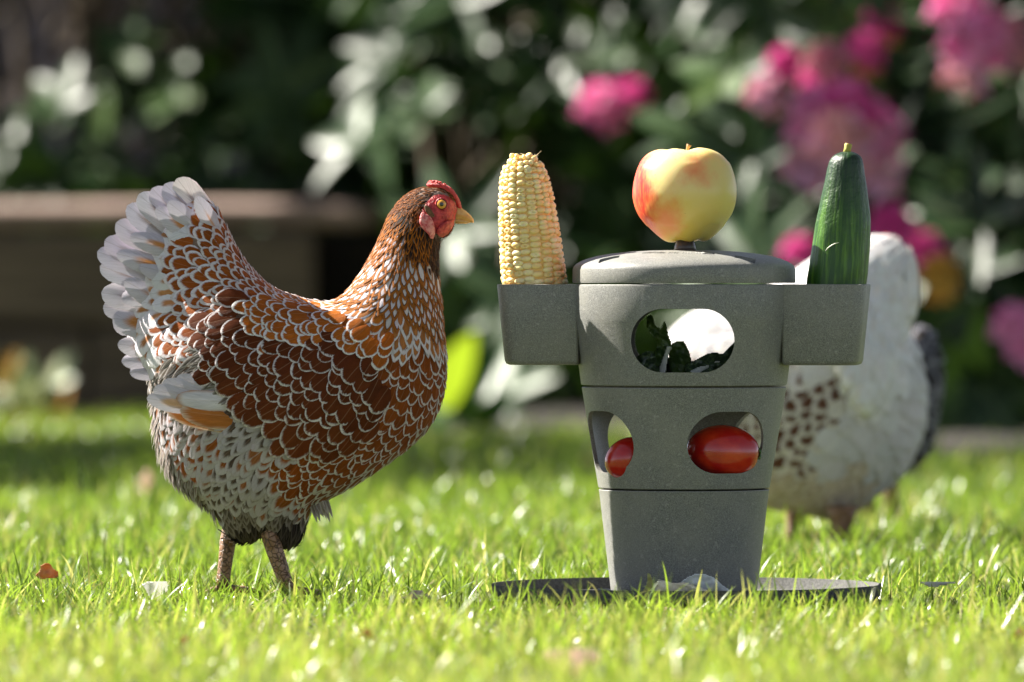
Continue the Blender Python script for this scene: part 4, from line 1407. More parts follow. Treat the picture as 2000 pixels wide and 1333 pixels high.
def litter():
    br = simple('dry_brown_leaf', (0.42, 0.16, 0.06), (0.55, 0.34, 0.20), 90, .6, .3, trans=.3, tcol=(.6, .25, .08))
    pk = simple('pale_dry_petal', (0.72, 0.55, 0.48), (0.82, 0.72, 0.68), 70, .5, .2, trans=.4, tcol=(.85, .7, .6))
    wt = simple('white_petal', (0.8, 0.78, 0.74), (0.85, 0.82, 0.8), 70, .5, .2, trans=.4, tcol=(.85, .85, .8))
    def bit(px, py, d, w, h, mat, label, cat, seed, name):
        k0 = 1 / (kk(d) / S)
        # py is the photo row; the ground row at that depth sets nothing: the bit rests among the blades
        pts = []
        for i in range(9):
            a = 2 * math.pi * i / 9
            r = 1 + 0.25 * math.sin(seed * 3 + i * 2.1)
            pts.append((px + w / 2 * r * math.cos(a), py + h / 2 * r * math.sin(a)))
        o = sheet(name, pts, d, mat, None, 6, 5, 1.2, seed, -0.6, g=max(1.5, w / 22))
        tag(o, label, cat)
    bit(92, 1118, -0.01, 44, 34, br, 'curled orange brown leaf in the grass at the far left', 'leaf', 21, 'fallen_leaf')
    bit(304, 1152, -0.13, 50, 42, wt, 'white fallen petal in the grass left of the brown hen', 'petal', 22, 'fallen_petal')
    bit(815, 1164, -0.08, 56, 22, pk, 'pale dry scrap in the grass between the hen and the tray', 'petal', 23, 'fallen_petal')
    bit(1115, 1290, -1.1, 110, 60, pk, 'pale pink blurred petal in the near grass below the tray', 'petal', 24, 'fallen_petal')
    bit(715, 1240, -0.8, 32, 24, br, 'small orange leaf in the blurred near grass', 'leaf', 25, 'fallen_leaf')
    bit(358, 1250, -0.8, 22, 18, br, 'small orange leaf in the near grass below the brown hen tail', 'leaf', 26, 'fallen_leaf')
    bit(1990, 1240, -0.7, 28, 22, br, 'small brown leaf in the near grass at the right edge', 'leaf', 27, 'fallen_leaf')
    bit(1830, 1140, -0.02, 80, 14, wt, 'long white dry blade fragment in the grass right of the tray', 'straw', 28, 'dry_straw')
    bit(285, 950, 2.6, 34, 60, pk, 'pink blurred petal in the grass beside the brown hen belly', 'petal', 29, 'fallen_petal')
    bit(740, 1015, 1.5, 30, 16, wt, 'white blurred petal in the grass behind the brown hen', 'petal', 30, 'fallen_petal')
    bit(1300, 1190, -0.22, 60, 12, pk, 'thin dry scrap in the grass in front of the tray', 'leaf', 31, 'fallen_leaf')


litter()


# ================================================================== the hens
RUST = (0.31, 0.078, 0.009); ORANGE = (0.52, 0.155, 0.016); MAHOG = (0.115, 0.027, 0.006); LACE = (0.74, 0.70, 0.70)
#          L   W   spacing centre edge lace point line lift
TY = {
    'head':   dict(L=13, W=6, sp=4.6, c1=(0.03, 0.01, 0.006), c2=(0.30, 0.09, 0.012), lace=.38, point=.6, line=0, lift=.12),
    'neckup': dict(L=25, W=9, sp=6.2, c1=(0.012, 0.008, 0.008), c2=(0.40, 0.125, 0.010), lace=.42, point=.8, line=.0, lift=.10),
    'neckfl': dict(L=28, W=10, sp=7.2, c1=(0.46, 0.40, 0.42), c2=(0.34, 0.11, 0.015), lace=.6, point=.8, line=.8, lift=.10),
    'throat': dict(L=20, W=7, sp=6, c1=(0.015, 0.010, 0.009), c2=(0.10, 0.04, 0.015), lace=.4, point=.8, line=0, lift=.16),
    'neckmid': dict(L=42, W=18, sp=10.5, c1=(0.70, 0.66, 0.70), c2=(0.36, 0.12, 0.018), lace=.46, point=.62, line=.9, lift=.09),
    'necklow': dict(L=46, W=21, sp=12.5, c1=(0.46, 0.18, 0.05), c2=(0.74, 0.70, 0.72), lace=.38, point=.5, line=.4, lift=.09),
    'back':   dict(L=34, W=26, sp=12.5, c1=ORANGE, c2=(0.78, 0.74, 0.73), lace=.24, point=.12, line=.1, lift=.08),  # back orange kept bright: its sunlit look is put into the colour
    'shoulder': dict(L=40, W=30, sp=13.5, c1=(0.42, 0.115, 0.012), c2=(0.80, 0.77, 0.74), lace=.19, point=0, line=.15, lift=.09),
    'wing':   dict(L=50, W=39, sp=18.5, c1=MAHOG, c2=(0.70, 0.64, 0.62), lace=.125, point=0, line=.2, lift=.075),
    'wingend': dict(L=58, W=43, sp=20, c1=(0.135, 0.033, 0.007), c2=(0.70, 0.64, 0.60), lace=.10, point=0, line=.1, lift=.065),
    'breast': dict(L=46, W=33, sp=17, c1=(0.245, 0.062, 0.008), c2=(0.70, 0.64, 0.62), lace=.15, point=.08, line=.15, lift=.08),
    'breastlo': dict(L=50, W=26, sp=16, c1=(0.24, 0.08, 0.025), c2=(0.58, 0.54, 0.46), lace=.30, point=.2, line=.15, lift=.08),
    'flankw': dict(L=50, W=29, sp=15.5, c1=(0.27, 0.075, 0.012), c2=(0.48, 0.44, 0.45), lace=.40, point=.12, line=0, lift=.10),
    'flankg': dict(L=52, W=27, sp=15, c1=(0.10, 0.07, 0.055), c2=(0.44, 0.40, 0.41), lace=.40, point=.25, line=0, lift=.11),
    'fluff':  dict(L=36, W=8, sp=7.5, c1=(0.17, 0.135, 0.11), c2=(0.38, 0.34, 0.31), lace=.35, point=1., line=0, lift=.36),
    'thigh':  dict(L=42, W=10, sp=7, c1=(0.018, 0.014, 0.013), c2=(0.08, 0.062, 0.05), lace=.4, point=.9, line=0, lift=.34),
    'thighg': dict(L=38, W=15, sp=10, c1=(0.09, 0.07, 0.06), c2=(0.24, 0.20, 0.18), lace=.4, point=.6, line=0, lift=.16),
    'tailcov': dict(L=44, W=33, sp=17, c1=RUST, c2=(0.72, 0.68, 0.70), lace=.29, point=.05, line=.1, lift=.11),
    'tailsm': dict(L=36, W=24, sp=13, c1=RUST, c2=(0.66, 0.60, 0.58), lace=.30, point=.05, line=.2, lift=.10),
    'tailw':  dict(L=52, W=40, sp=21, c1=(0.50, 0.22, 0.08), c2=(0.76, 0.73, 0.75), lace=.66, point=0, line=0, lift=.14),
    'under':  dict(L=42, W=11, sp=9, c1=(0.14, 0.12, 0.10), c2=(0.34, 0.31, 0.28), lace=.35, point=.8, line=0, lift=.22),
}
HEN_TYPES = [
    (800, 385, 'head'), (838, 372, 'head'), (788, 400, 'head'), (815, 400, 'head'), (868, 374, 'head'), (815, 425, 'head'),
    (778, 428, 'neckup'), (800, 440, 'neckup'), (825, 452, 'neckup'), (756, 452, 'neckup'), (835, 470, 'neckup'), (800, 470, 'neckup'), (775, 470, 'neckfl'), (748, 480, 'neckfl'),
    (820, 495, 'neckup'), (785, 495, 'neckfl'), (735, 500, 'neckfl'), (855, 482, 'throat'), (858, 515, 'throat'), (848, 462, 'throat'),
    (715, 530, 'neckmid'), (760, 520, 'neckmid'), (805, 525, 'neckmid'), (720, 550, 'neckmid'), (760, 560, 'neckmid'), (840, 540, 'neckmid'), (800, 570, 'neckmid'), (850, 580, 'neckmid'), (700, 572, 'neckmid'), (820, 605, 'neckmid'), (770, 590, 'neckmid'), (862, 625, 'neckmid'),
    (690, 590, 'necklow'), (735, 612, 'necklow'), (780, 625, 'necklow'), (820, 640, 'necklow'), (862, 655, 'necklow'), (845, 650, 'necklow'),
    (655, 592, 'back'), (610, 592, 'back'), (570, 585, 'back'), (640, 612, 'back'), (700, 620, 'back'), (545, 575, 'back'), (750, 640, 'back'),
    (560, 620, 'shoulder'), (600, 635, 'shoulder'), (650, 638, 'shoulder'), (700, 642, 'shoulder'), (745, 660, 'shoulder'), (550, 645, 'shoulder'), (530, 620, 'shoulder'),
    (440, 640, 'wing'), (480, 630, 'wing'), (520, 680, 'wing'), (460, 710, 'wing'), (560, 730, 'wing'), (620, 690, 'wing'), (680, 690, 'wing'), (700, 740, 'wing'), (590, 680, 'wing'), (730, 710, 'wing'),
    (640, 770, 'wing'), (700, 790, 'wing'), (470, 760, 'wingend'), (520, 800, 'wingend'), (580, 800, 'wingend'), (630, 825, 'wingend'), (570, 815, 'wingend'), (520, 862, 'flankg'), (450, 850, 'flankw'), (590, 868, 'flankw'), (700, 820, 'wingend'),
    (770, 700, 'breast'), (830, 690, 'breast'), (862, 710, 'breast'), (800, 780, 'breast'), (855, 780, 'breast'), (760, 830, 'breast'), (820, 840, 'breast'), (720, 870, 'breast'), (770, 870, 'breast'), (660, 900, 'breast'), (600, 885, 'breast'), (585, 925, 'breast'), (560, 890, 'breast'), (700, 905, 'breast'), (620, 930, 'breast'),
    (850, 825, 'breastlo'), (800, 885, 'breastlo'), (740, 925, 'breastlo'), (690, 945, 'breastlo'), (650, 965, 'breastlo'), (620, 980, 'breastlo'),
    (560, 900, 'flankw'), (540, 870, 'flankw'), (330, 840, 'flankw'), (380, 840, 'flankw'), (440, 870, 'flankw'), (490, 860, 'flankg'), (520, 890, 'flankg'), (400, 890, 'flankw'), (440, 920, 'flankg'), (500, 930, 'flankg'), (370, 880, 'flankw'), (460, 960, 'flankg'), (560, 940, 'flankg'), (420, 960, 'flankg'), (530, 970, 'flankg'), (585, 965, 'flankw'),
    (300, 790, 'fluff'), (300, 830, 'fluff'), (315, 880, 'fluff'), (335, 925, 'fluff'), (365, 960, 'fluff'), (395, 985, 'fluff'),
    (440, 1010, 'thighg'), (480, 995, 'thighg'), (540, 1000, 'thighg'), (420, 1005, 'thighg'), (590, 1000, 'thighg'),
    (450, 1040, 'thigh'), (500, 1035, 'thigh'), (560, 1035, 'thigh'), (590, 1030, 'thigh'), (520, 1045, 'thigh'),
    (425, 430, 'tailcov'), (440, 500, 'tailsm'), (400, 480, 'tailcov'), (360, 520, 'tailcov'), (420, 560, 'tailcov'), (480, 560, 'tailsm'), (330, 590, 'tailw'), (335, 530, 'tailw'), (400, 610, 'tailsm'), (520, 575, 'tailsm'), (470, 525, 'tailsm'), (390, 640, 'tailcov'), (440, 600, 'tailsm'), (375, 425, 'tailw'), (345, 470, 'tailw'), (350, 650, 'tailcov'), (370, 680, 'tailsm'),
    (300, 640, 'tailw'), (280, 680, 'tailw'), (310, 690, 'tailw'), (270, 600, 'tailw'), (290, 550, 'tailw'), (300, 500, 'tailw'), (320, 440, 'tailw'),
    (340, 740, 'under'), (380, 725, 'under'), (310, 750, 'under'), (410, 740, 'under'), (420, 690, 'under'), (350, 715, 'under'),
]
HEN_FLOW = [
    (870, 372, -1, -.1), (835, 372, -1, .1), (800, 390, -.75, .6), (775, 410, -.6, .8), (760, 440, -.5, .85), (810, 420, -.3, .95), (735, 490, -.55, .83), (700, 545, -.65, .75), (680, 575, -.8, .6),
    (830, 470, 0, 1), (857, 490, .1, 1), (790, 520, -.15, 1), (760, 560, -.3, .95), (820, 570, .1, 1), (858, 570, .12, 1), (730, 600, -.6, .75), (790, 620, 0, 1), (860, 640, .05, 1),
    (650, 600, -.95, .3), (600, 600, -.95, .2), (560, 590, -1, .1), (600, 640, -.9, .45), (680, 640, -.8, .5), (750, 655, -.6, .75),
    (520, 565, -.95, -.2), (480, 530, -.8, -.55), (450, 480, -.65, -.75), (420, 430, -.6, -.8), (385, 400, -.8, -.6), (400, 500, -.8, -.5), (350, 470, -.95, -.3), (330, 530, -1, -.15), (430, 570, -.98, -.05), (350, 600, -1, .1), (280, 560, -1, 0), (260, 640, -.9, .35), (300, 690, -.75, .6), (400, 650, -.9, .3), (350, 740, -.7, .6),
    (450, 640, -.95, .3), (440, 700, -.95, .35), (500, 700, -.9, .45), (560, 720, -.85, .5), (620, 700, -.75, .65), (680, 720, -.6, .8), (480, 770, -.9, .5), (560, 800, -.85, .55), (640, 810, -.75, .7), (720, 780, -.55, .85),
    (790, 700, -.4, .9), (850, 690, -.05, 1), (870, 740, -.1, 1), (840, 790, -.35, .95), (860, 820, -.5, .85), (800, 850, -.65, .75), (740, 860, -.65, .75), (750, 920, -.9, .45), (680, 950, -.9, .45), (660, 900, -.7, .7), (600, 900, -.55, .85),
    (330, 830, -.55, .85), (400, 850, -.7, .75), (480, 860, -.7, .75), (420, 920, -.6, .8), (300, 800, -.7, .7), (310, 880, -.45, .9), (350, 950, -.2, 1), (500, 930, -.4, .95), (560, 960, -.5, .9), (450, 1020, 0, 1), (520, 1020, 0, 1), (590, 1010, .1, 1), (640, 990, -.5, .8),
]
HEN_OUT = [(852, 366), (830, 365), (805, 373), (782, 390), (765, 412), (751, 440), (739, 470), (722, 505), (703, 537), (685, 562), (668, 580), (645, 590), (610, 588), (575, 578), (540, 566), (510, 545), (482, 515), (460, 482), (443, 448), (425, 412), (402, 392),
           (370, 398), (335, 425), (300, 455), (278, 500), (262, 550), (252, 600), (254, 650), (268, 700), (292, 735), (300, 770), (302, 810), (309, 850), (322, 900), (345, 940), (378, 968), (410, 990), (432, 1020), (450, 1044), (490, 1048), (512, 1040), (538, 1056), (575, 1054), (596, 1025), (609, 990), (640, 975), (690, 948), (740, 915), (790, 880), (828, 846), (852, 808), (866, 765), (871, 710), (866, 650), (861, 590), (857, 530), (857, 490), (862, 468), (876, 458), (888, 440), (893, 420), (893, 400), (886, 382), (872, 371)]

M_UNDER = simple('hen_under_plumage', (0.16, 0.10, 0.07), (0.28, 0.20, 0.16), 200, 0.9, 0.5, 600)
M_RED = simple('red_face_skin', (0.34, 0.008, 0.014), (0.66, 0.06, 0.06), 260, 0.42, 1.0, 500, spec=0.5, trans=0.12, tcol=(0.8, 0.05, 0.03), bdist=0.0012)
M_COMB = simple('red_comb_skin', (0.60, 0.025, 0.022), (0.72, 0.07, 0.06), 700, 0.35, 1.0, 1300, spec=0.6, trans=0.25, tcol=(0.95, 0.08, 0.05), bdist=0.001)
M_LOBE = simple('mottled_earlobe_skin', (0.50, 0.03, 0.04), (0.74, 0.30, 0.26), 330, 0.45, 1.0, 600, spec=0.4, bdist=0.001)
M_BEAK = simple('horn_beak', (0.60, 0.29, 0.08), (0.70, 0.42, 0.15), 220, 0.33, 0.2, 300)
M_DARK = simple('nostril_dark', (0.03, 0.012, 0.01), None, rough=0.6)


def eye_mat():
    t = NT('hen_eye'); o = t.obj(); sx = t.n('ShaderNodeSeparateXYZ'); t.l(o, sx.inputs[0])
    r = t.math('SQRT', t.math('ADD', t.math('MULTIPLY', sx.outputs[0], sx.outputs[0]), t.math('MULTIPLY', sx.outputs[2], sx.outputs[2])))
    r = t.math('DIVIDE', r, S)
    n = t.noise(o, 3000, 2)
    iris = t.mix(n, (0.55, 0.20, 0.02, 1), (0.85, 0.45, 0.06, 1))
    c = t.mix(t.step(r, 4.3, 3.8), iris, (0.006, 0.005, 0.004, 1))
    c = t.mix(t.step(r, 8.2, 9.2), c, (0.03, 0.01, 0.01, 1))
    t.ps(Base_Color=c, Roughness=0.05); t.b.inputs['Coat Weight'].default_value = 1.0
    return t.m


def leg(rt, pts, d, side, mat, scale_=1.0, foot_dir=1.0, name='leg'):
    """pts: shank from the thigh to the ankle (px x, px y, radius px); then a foot of four toes"""
    k = kk(d); yo = side
    P3 = [P(x, y, d) + Vector((0, yo + dy * k, 0)) for x, y, r, dy in pts]
    m = MB().tube(P3, [p[2] * k for p in pts], 14, 1.05)
    o = m.build(name, mat, rt)
    f = MB(); a = P3[-1]; gz = 0.004
    for ang, L in ((8, 62), (-24, 54), (38, 54), (178, 26)):
        q = math.radians(ang); dr = Vector((math.cos(q) * foot_dir, math.sin(q), 0))
        p = [a + Vector((0, 0, 0.0)), a + dr * L * .3 * k + Vector((0, 0, -2 * k)), a + dr * L * .65 * k, a + dr * L * k, a + dr * (L + 12) * k]
        zs = [a.z, gz + 9 * k, gz + 7.5 * k, gz + 5 * k, gz + 1 * k]
        p = [Vector((v.x, v.y, z)) for v, z in zip(p, zs)]
        f.tube(p, [8.5 * k, 7.5 * k, 6.5 * k, 4.6 * k, 1.0 * k], 8)
    f.build('foot', mat, o)
    return o


def scaly():
    t = NT('scaly_leg_skin'); o = t.obj()
    v = t.n('ShaderNodeTexVoronoi', feature='DISTANCE_TO_EDGE'); t.l(o, v.inputs['Vector']); v.inputs['Scale'].default_value = 260
    nz = t.noise(o, 120, 3)
    c = t.mix(t.step(v.outputs[0], 0.0, 0.10), (0.06, 0.03, 0.012, 1), t.mix(t.step(nz, .35, .65), (0.20, 0.095, 0.03, 1), (0.32, 0.19, 0.13, 1)))
    t.ps(Base_Color=c, Roughness=0.5); t.bump(t.step(v.outputs[0], 0, .12), 0.7, 0.0008)
    return t.m


M_LEG = scaly()


def brown_hen():
    d = 0.0
    rt = thing('hen', (P(505, 0).x, 0, 0), 'brown hen with white laced feathers and a raised tail facing the feeder', 'hen')
    def zm(X, Y):
        tail = np.clip((470 - X) / 170, 0, 1) * np.clip((700 - Y) / 120, 0, 1)
        return (0.98 - 0.40 * tail) * (1 - 0.18 * np.clip((Y - 960) / 60, 0, 1))
    body = solid('body', HEN_OUT, 3.0, d, zm, None, 0, M_UNDER, rt, remesh=3.2, smooth=8, iters=700)
    near, co, polys = bvh_of(body)
    flow = flow_field(HEN_FLOW, d)
    ty = nearest_type(HEN_TYPES)
    face = spline([(836, 392), (848, 382), (862, 378), (878, 384), (890, 398), (896, 408), (894, 424), (884, 442), (874, 456), (862, 462), (846, 458), (830, 448), (822, 432), (826, 412)], 4)
    flight = np.array([(292, 752), (400, 722), (446, 728), (490, 775), (545, 806), (600, 830), (560, 848), (400, 832), (300, 800)], float)
    def inside_face(x, y):
        return bool(raster(face, np.array([[x]]), np.array([[y]]))[0, 0])
    ty0 = ty
    def ty(x, y, jit=0):
        if x < 630 and 700 < y < 860 and bool(raster(flight, np.array([[x]]), np.array([[y]]))[0, 0]): return 'flankg' if y > 770 else 'under'
        return ty0(x, y, jit)
    def rad(x, y):
        if x > 815 and y < 470 and inside_face(x, y): return None
        return TY[ty(x, y)]['sp']
    pts = poisson(co, polys, rad, kk(d), 90000)
    groups = {}
    part = lambda t: ('neck_hackle' if t.startswith('neck') or t in ('head', 'throat') else 'wing' if t in ('wing', 'wingend', 'shoulder') else
                      'tail_coverts' if t.startswith('tail') else 'fluff' if t in ('fluff', 'thigh', 'thighg', 'under') else 'body_feathers')
    for p, x, y in pts:
        t = ty(x, y, 11 if (y > 480 and x > 650) else 7); q = TY[t]; pv = Vector(p); pv, n = near(pv)
        if abs(p[1]) < 14 * S and t in ('wing', 'wingend'): t = 'breast'; q = TY[t]
        s = random.uniform(0.82, 1.18)
        if x > 800 and y < 385: s *= 0.8
        c1 = vary(q['c1'], 0.16); c2 = vary(q['c2'], 0.07); lace = q['lace'] * random.uniform(0.85, 1.2)
        if t == 'neckup' and random.random() < 0.25: c2 = (0.16, 0.055, 0.012)
        if t == 'tailw' and random.random() < 0.4: lace = 1.2
        if t in ('flankw', 'flankg') and random.random() < 0.35: lace *= 1.5
        if t == 'flankg' and random.random() < 0.25: c1 = (0.30, 0.11, 0.04)
        bo = 0.4e-3 + (0.0034 if t in ('wing', 'wingend', 'shoulder') else 0)
        # push the base back so that the tip sits on the sampled spot
        pk = part(t)
        if pk == 'wing' and p[1] > 0: pk = 'wing far'
        g = groups.setdefault(pk, Plumage())
        g.lay(near, pv, n, flow, q['L'] * S * s, q['W'] * S * s * random.uniform(.93, 1.07), c1, c2, min(lace, 1.3), q['point'], q['line'], q['lift'] * random.uniform(.8, 1.3), bo)
    tail = Plumage()
    X = Vector((1, 0, 0)); W1 = (0.55, 0.52, 0.57)
    big = [((455, 500), (346, 349), 58, (0.72, 0.66, 0.64), 14), ((440, 490), (322, 360), 56, W1, 20), ((420, 500), (298, 368), 56, W1, 25), ((405, 500), (272, 380), 56, W1, 30), ((400, 520), (250, 402), 56, W1, 34), ((390, 530), (228, 436), 58, W1, 38),
           ((380, 550), (206, 470), 56, W1, 40), ((370, 560), (192, 492), 54, W1, 43), ((370, 590), (197, 520), 50, W1, 40), ((370, 600), (200, 572), 58, W1, 42), ((370, 620), (203, 600), 54, W1, 44), ((360, 640), (222, 628), 60, W1, 46)]
    for sgn in (-1, 1):
        for a, b, w, c, z in big:
            A = P(*a) + Vector((0, sgn * z * 0.7 * S, 0)); B = P(*b) + Vector((0, sgn * z * 1.1 * S, 0))
            ax = (B - A).normalized(); lat = ax.cross(Vector((0, 1, 0))) + Vector((0, 0.45 * sgn, 0)) + Vector((0, random.uniform(-.1, .1), 0))
            for dd_ in (0, 1):
                if dd_: A = A + Vector((0, -sgn * 10 * S, 0)); B = A.lerp(B, random.uniform(.84, .93)) + Vector((random.uniform(-9, 9) * S, -sgn * 8 * S, random.uniform(2, 14) * S))
                tail.free(A, B, w * S * (.92 - .08 * dd_), lat, (0.34, 0.30, 0.30), vary(c, .10), 0.86, 0.0, 0.0, 0.10, Vector((0, sgn * 5 * S, random.uniform(0, 5) * S)), base=0.55, v0=0.80)
        sec = [((400, 470), (306, 408), 44, 0.70), ((360, 495), (256, 462), 42, 0.72), ((345, 530), (230, 496), 46, 0.72), ((330, 565), (240, 585), 50, 0.62), ((345, 640), (222, 622), 66, 0.5), ((330, 600), (246, 548), 46, 0.9), ((350, 690), (232, 672), 50, 0.62), ((345, 700), (240, 706), 44, 0.7), ((340, 720), (256, 728), 40, 0.9),
               ((395, 450), (330, 395), 40, 1.2), ((430, 460), (385, 385), 36, .9), ((360, 545), (275, 520), 42, 1.1)]
        for i, (a, b, w, lc) in enumerate(sec):
            z = 50 + 3 * (i % 3)
            A = P(*a) + Vector((0, sgn * z * S * .8, 0)); B = P(*b) + Vector((0, sgn * (z + 6) * S, 0))
            ax = (B - A).normalized(); lat = ax.cross(Vector((0, 1, 0))) + Vector((0, 0.35 * sgn, 0))
            tail.free(A, B, w * S, lat, (0.56, 0.24, 0.07), vary(W1, .04), lc, 0.0, 0.0, 0.18, Vector((0, sgn * 4 * S, 2 * S)), base=0.4, v0=0.5)
        # folded wing flight feathers
        wing = groups['wing'] if sgn < 0 else groups['wing far']
        def on(px, py, off):
            q, n = near.side(px, py, d, -sgn)
            return q + n * off * S
        fl = [((600, 812), (358, 800), 58, (0.42, 0.15, 0.035), (0.62, 0.50, 0.40), .09, 22), ((560, 838), (330, 800), 40, (0.38, 0.14, 0.035), (0.60, 0.48, 0.36), .10, 9),
              ((520, 775), (350, 776), 40, (0.70, 0.68, 0.74), (0.45, 0.22, 0.10), .10, 16), ((470, 790), (293, 776), 40, (0.66, 0.42, 0.25), W1, .62, 10), ((460, 775), (305, 760), 40, W1, W1, .6, 12),
              ((450, 762), (322, 748), 38, W1, W1, .6, 13), ((450, 752), (350, 738), 34, W1, W1, .6, 14)]
        for a, b, w, c1, c2, lc, of in fl:
            A = on(*a, -6); B = P(*b); B.y = A.y * 0.86 - sgn * 0; B.y += math.copysign(of * S, A.y)
            ax = (B - A).normalized(); lat = ax.cross(Vector((0, 1, 0)))
            wing.free(A, B, w * S, lat, c1, c2, lc, 0.0, 0.0, 0.10, Vector((0, sgn * 6 * S, -6 * S)), base=0.75, v0=0.72)
    for nm, g in groups.items(): g.build(nm.split()[0], rt)
    tail.build('tail', rt)
    # loose tuft under the belly
    tf = Plumage()
    for i in range(12):
        a = P(600 + i * 3, 960 + random.uniform(-6, 6)) + Vector((0, random.uniform(-.02, .005), 0)); b = P(618 + i * 3.0, 1000 + random.uniform(0, 22)) + Vector((0, random.uniform(-.03, .0), 0))
        tf.free(a, b, random.uniform(6, 12) * S, X + Vector((0, .3, 0)), (0.32, .27, .22), (.5, .45, .38), .4, .8)
    tf.build('belly_tuft', rt)
    # head
    def poly_side(name, out, sgn, lift, zmul, mat, g=1.2, smooth=3, it=250):
        """a swelling that sits on the side of the head: its middle surface follows the head"""
        pl = np.array(out, float); cx, cy = pl.mean(0)
        def off(Xg, Yg):
            O = np.zeros(Xg.shape)
            for j in range(Xg.shape[0]):
                for i in range(Xg.shape[1]):
                    q, n = near.side(Xg[j, i], Yg[j, i], d, sgn)
                    O[j, i] = -q.y / S
            return O + lift * sgn
        return solid(name, out, g, d, zmul, off, 0, mat, rt, remesh=0.9, smooth=smooth, iters=it, nsub=4)
    F = [(834, 394), (846, 383), (862, 379), (877, 384), (888, 394), (897, 406), (898, 418), (890, 430), (884, 444), (874, 457), (862, 460), (848, 457), (833, 448), (823, 434), (824, 412)]
    for sgn in (1, -1):
        poly_side('face', F, sgn, -1.0, 0.20, M_RED, 1.6)
        poly_side('earlobe', [(824, 415), (832, 418), (842, 424), (848, 436), (851, 452), (848, 466), (842, 468), (836, 458), (824, 446), (819, 430)], sgn, 7, 0.5, M_LOBE)
        poly_side('wattle', [(853, 452), (860, 440), (872, 432), (884, 430), (888, 438), (884, 450), (874, 462), (864, 466), (855, 460)], sgn, 6.5, 0.55, M_RED)
        poly_side('ear_tuft', [(828, 402), (836, 402), (846, 414), (850, 424), (842, 426), (832, 416)], sgn, 7.0, 0.35, simple('ear_tuft_brown', (0.10, 0.045, 0.015), (0.2, 0.1, 0.04), 900, .8, .8, 1500))
        q, n = near.side(863, 400, d, sgn)
        # ring of bare skin around the eye
        ec = q + Vector((0, -sgn * 6.0 * S, 0))
        m = MB(); rp = []
        for i in range(25):
            a = 2 * math.pi * i / 24; rp.append(ec + Vector((11.3 * S * math.cos(a), -sgn * 1.2 * S, 11.6 * S * math.sin(a))))
        m.tube(rp, 1.7 * S, 8); rp2 = []
        m.build('eyelid', M_RED, rt)
        loops = []
        for i in range(13):
            a = math.pi * i / 12; r = max(math.sin(a), .01) * 10.6 * S
            loops.append([(r * math.cos(b), -sgn * -math.cos(a) * 7.0 * S, r * math.sin(b)) for b in np.linspace(0, 2 * math.pi, 25)[:-1]])
        e = MB().loft(loops)
        me = bpy.data.meshes.new('eye'); me.from_pydata(e.v, [], e.f)
        eo = bpy.data.objects.new('eye', me); COL.objects.link(eo); eo.parent = rt
        eo.location = ec + Vector((0, -sgn * 0.5 * S, 0)) - Vector(rt.location)
        me.materials.append(EYE); me.polygons.foreach_set('use_smooth', [True] * len(me.polygons))
    def combz(Xg, Yg): return 1.9 + 0 * Xg
    solid('comb', [(832, 362), (836, 357), (847, 355), (860, 357), (873, 363), (886, 373), (895, 384), (901, 400), (902, 409), (896, 411), (890, 402), (884, 392), (874, 382), (862, 374), (848, 369), (837, 366)], 0.9, d, combz, None, 0, M_COMB, rt, remesh=0.9, smooth=2, iters=250, nsub=4)
    m = MB()
    for i in range(70):
        t = random.random(); sp = spline([(837, 356), (850, 355), (864, 359), (878, 368), (890, 381), (899, 400)], 8, False)
        x, y = sp[int(t * (len(sp) - 1))]
        c = P(x, y + 2) + Vector((0, random.uniform(-9, 9) * S, -abs(random.uniform(0, 2)) * S))
        m.tube([c - Vector((0, 0, 1.5 * S)), c + Vector((.2 * S, 0, 2.0 * S)), c + Vector((.8 * S, 0, 5.0 * S))], [2.8 * S, 2.6 * S, .7 * S], 6)
    m.build('comb_points', M_COMB, rt)
    solid('upper_beak', [(884, 412), (888, 404), (897, 404), (907, 410), (917, 418), (924, 427), (926, 435), (922, 436), (912, 432), (898, 430), (886, 429)], 0.8, d, 1.15, None, 0, M_BEAK, rt, remesh=.7, smooth=3, iters=250, nsub=4)
    solid('lower_beak', [(884, 426), (898, 427), (912, 430), (920, 434), (914, 437), (902, 438), (890, 437)], 0.8, d, 1.2, None, 0, M_BEAK, rt, remesh=.6, smooth=2, iters=200, nsub=4)
    for sgn in (1, -1):
        c = P(898, 411) + Vector((0, -sgn * 7.6 * S, 0))
        MB().tube([c + Vector((-5 * S, 0, 2 * S)), c, c + Vector((5 * S, 0, -3 * S))], [1 * S, 2.8 * S, .8 * S], 8, .8).build('nostril', M_DARK, rt)
    leg(rt, [(448, 1030, 14, 0), (446, 1042, 16, 0), (443, 1060, 16, 0), (438, 1100, 14, 0), (434, 1135, 13.5, 0), (433, 1152, 13, 0)], d, 0.022, M_LEG)
    leg(rt, [(522, 1030, 14, 0), (528, 1045, 17, 0), (536, 1070, 17, 0), (548, 1105, 15.5, 0), (560, 1140, 14.5, 0), (564, 1158, 14, 0)], d, -0.014, M_LEG)
    print('brown hen feathers', sum(g.n for g in groups.values()) + tail.n)


EYE = eye_mat()
brown_hen()


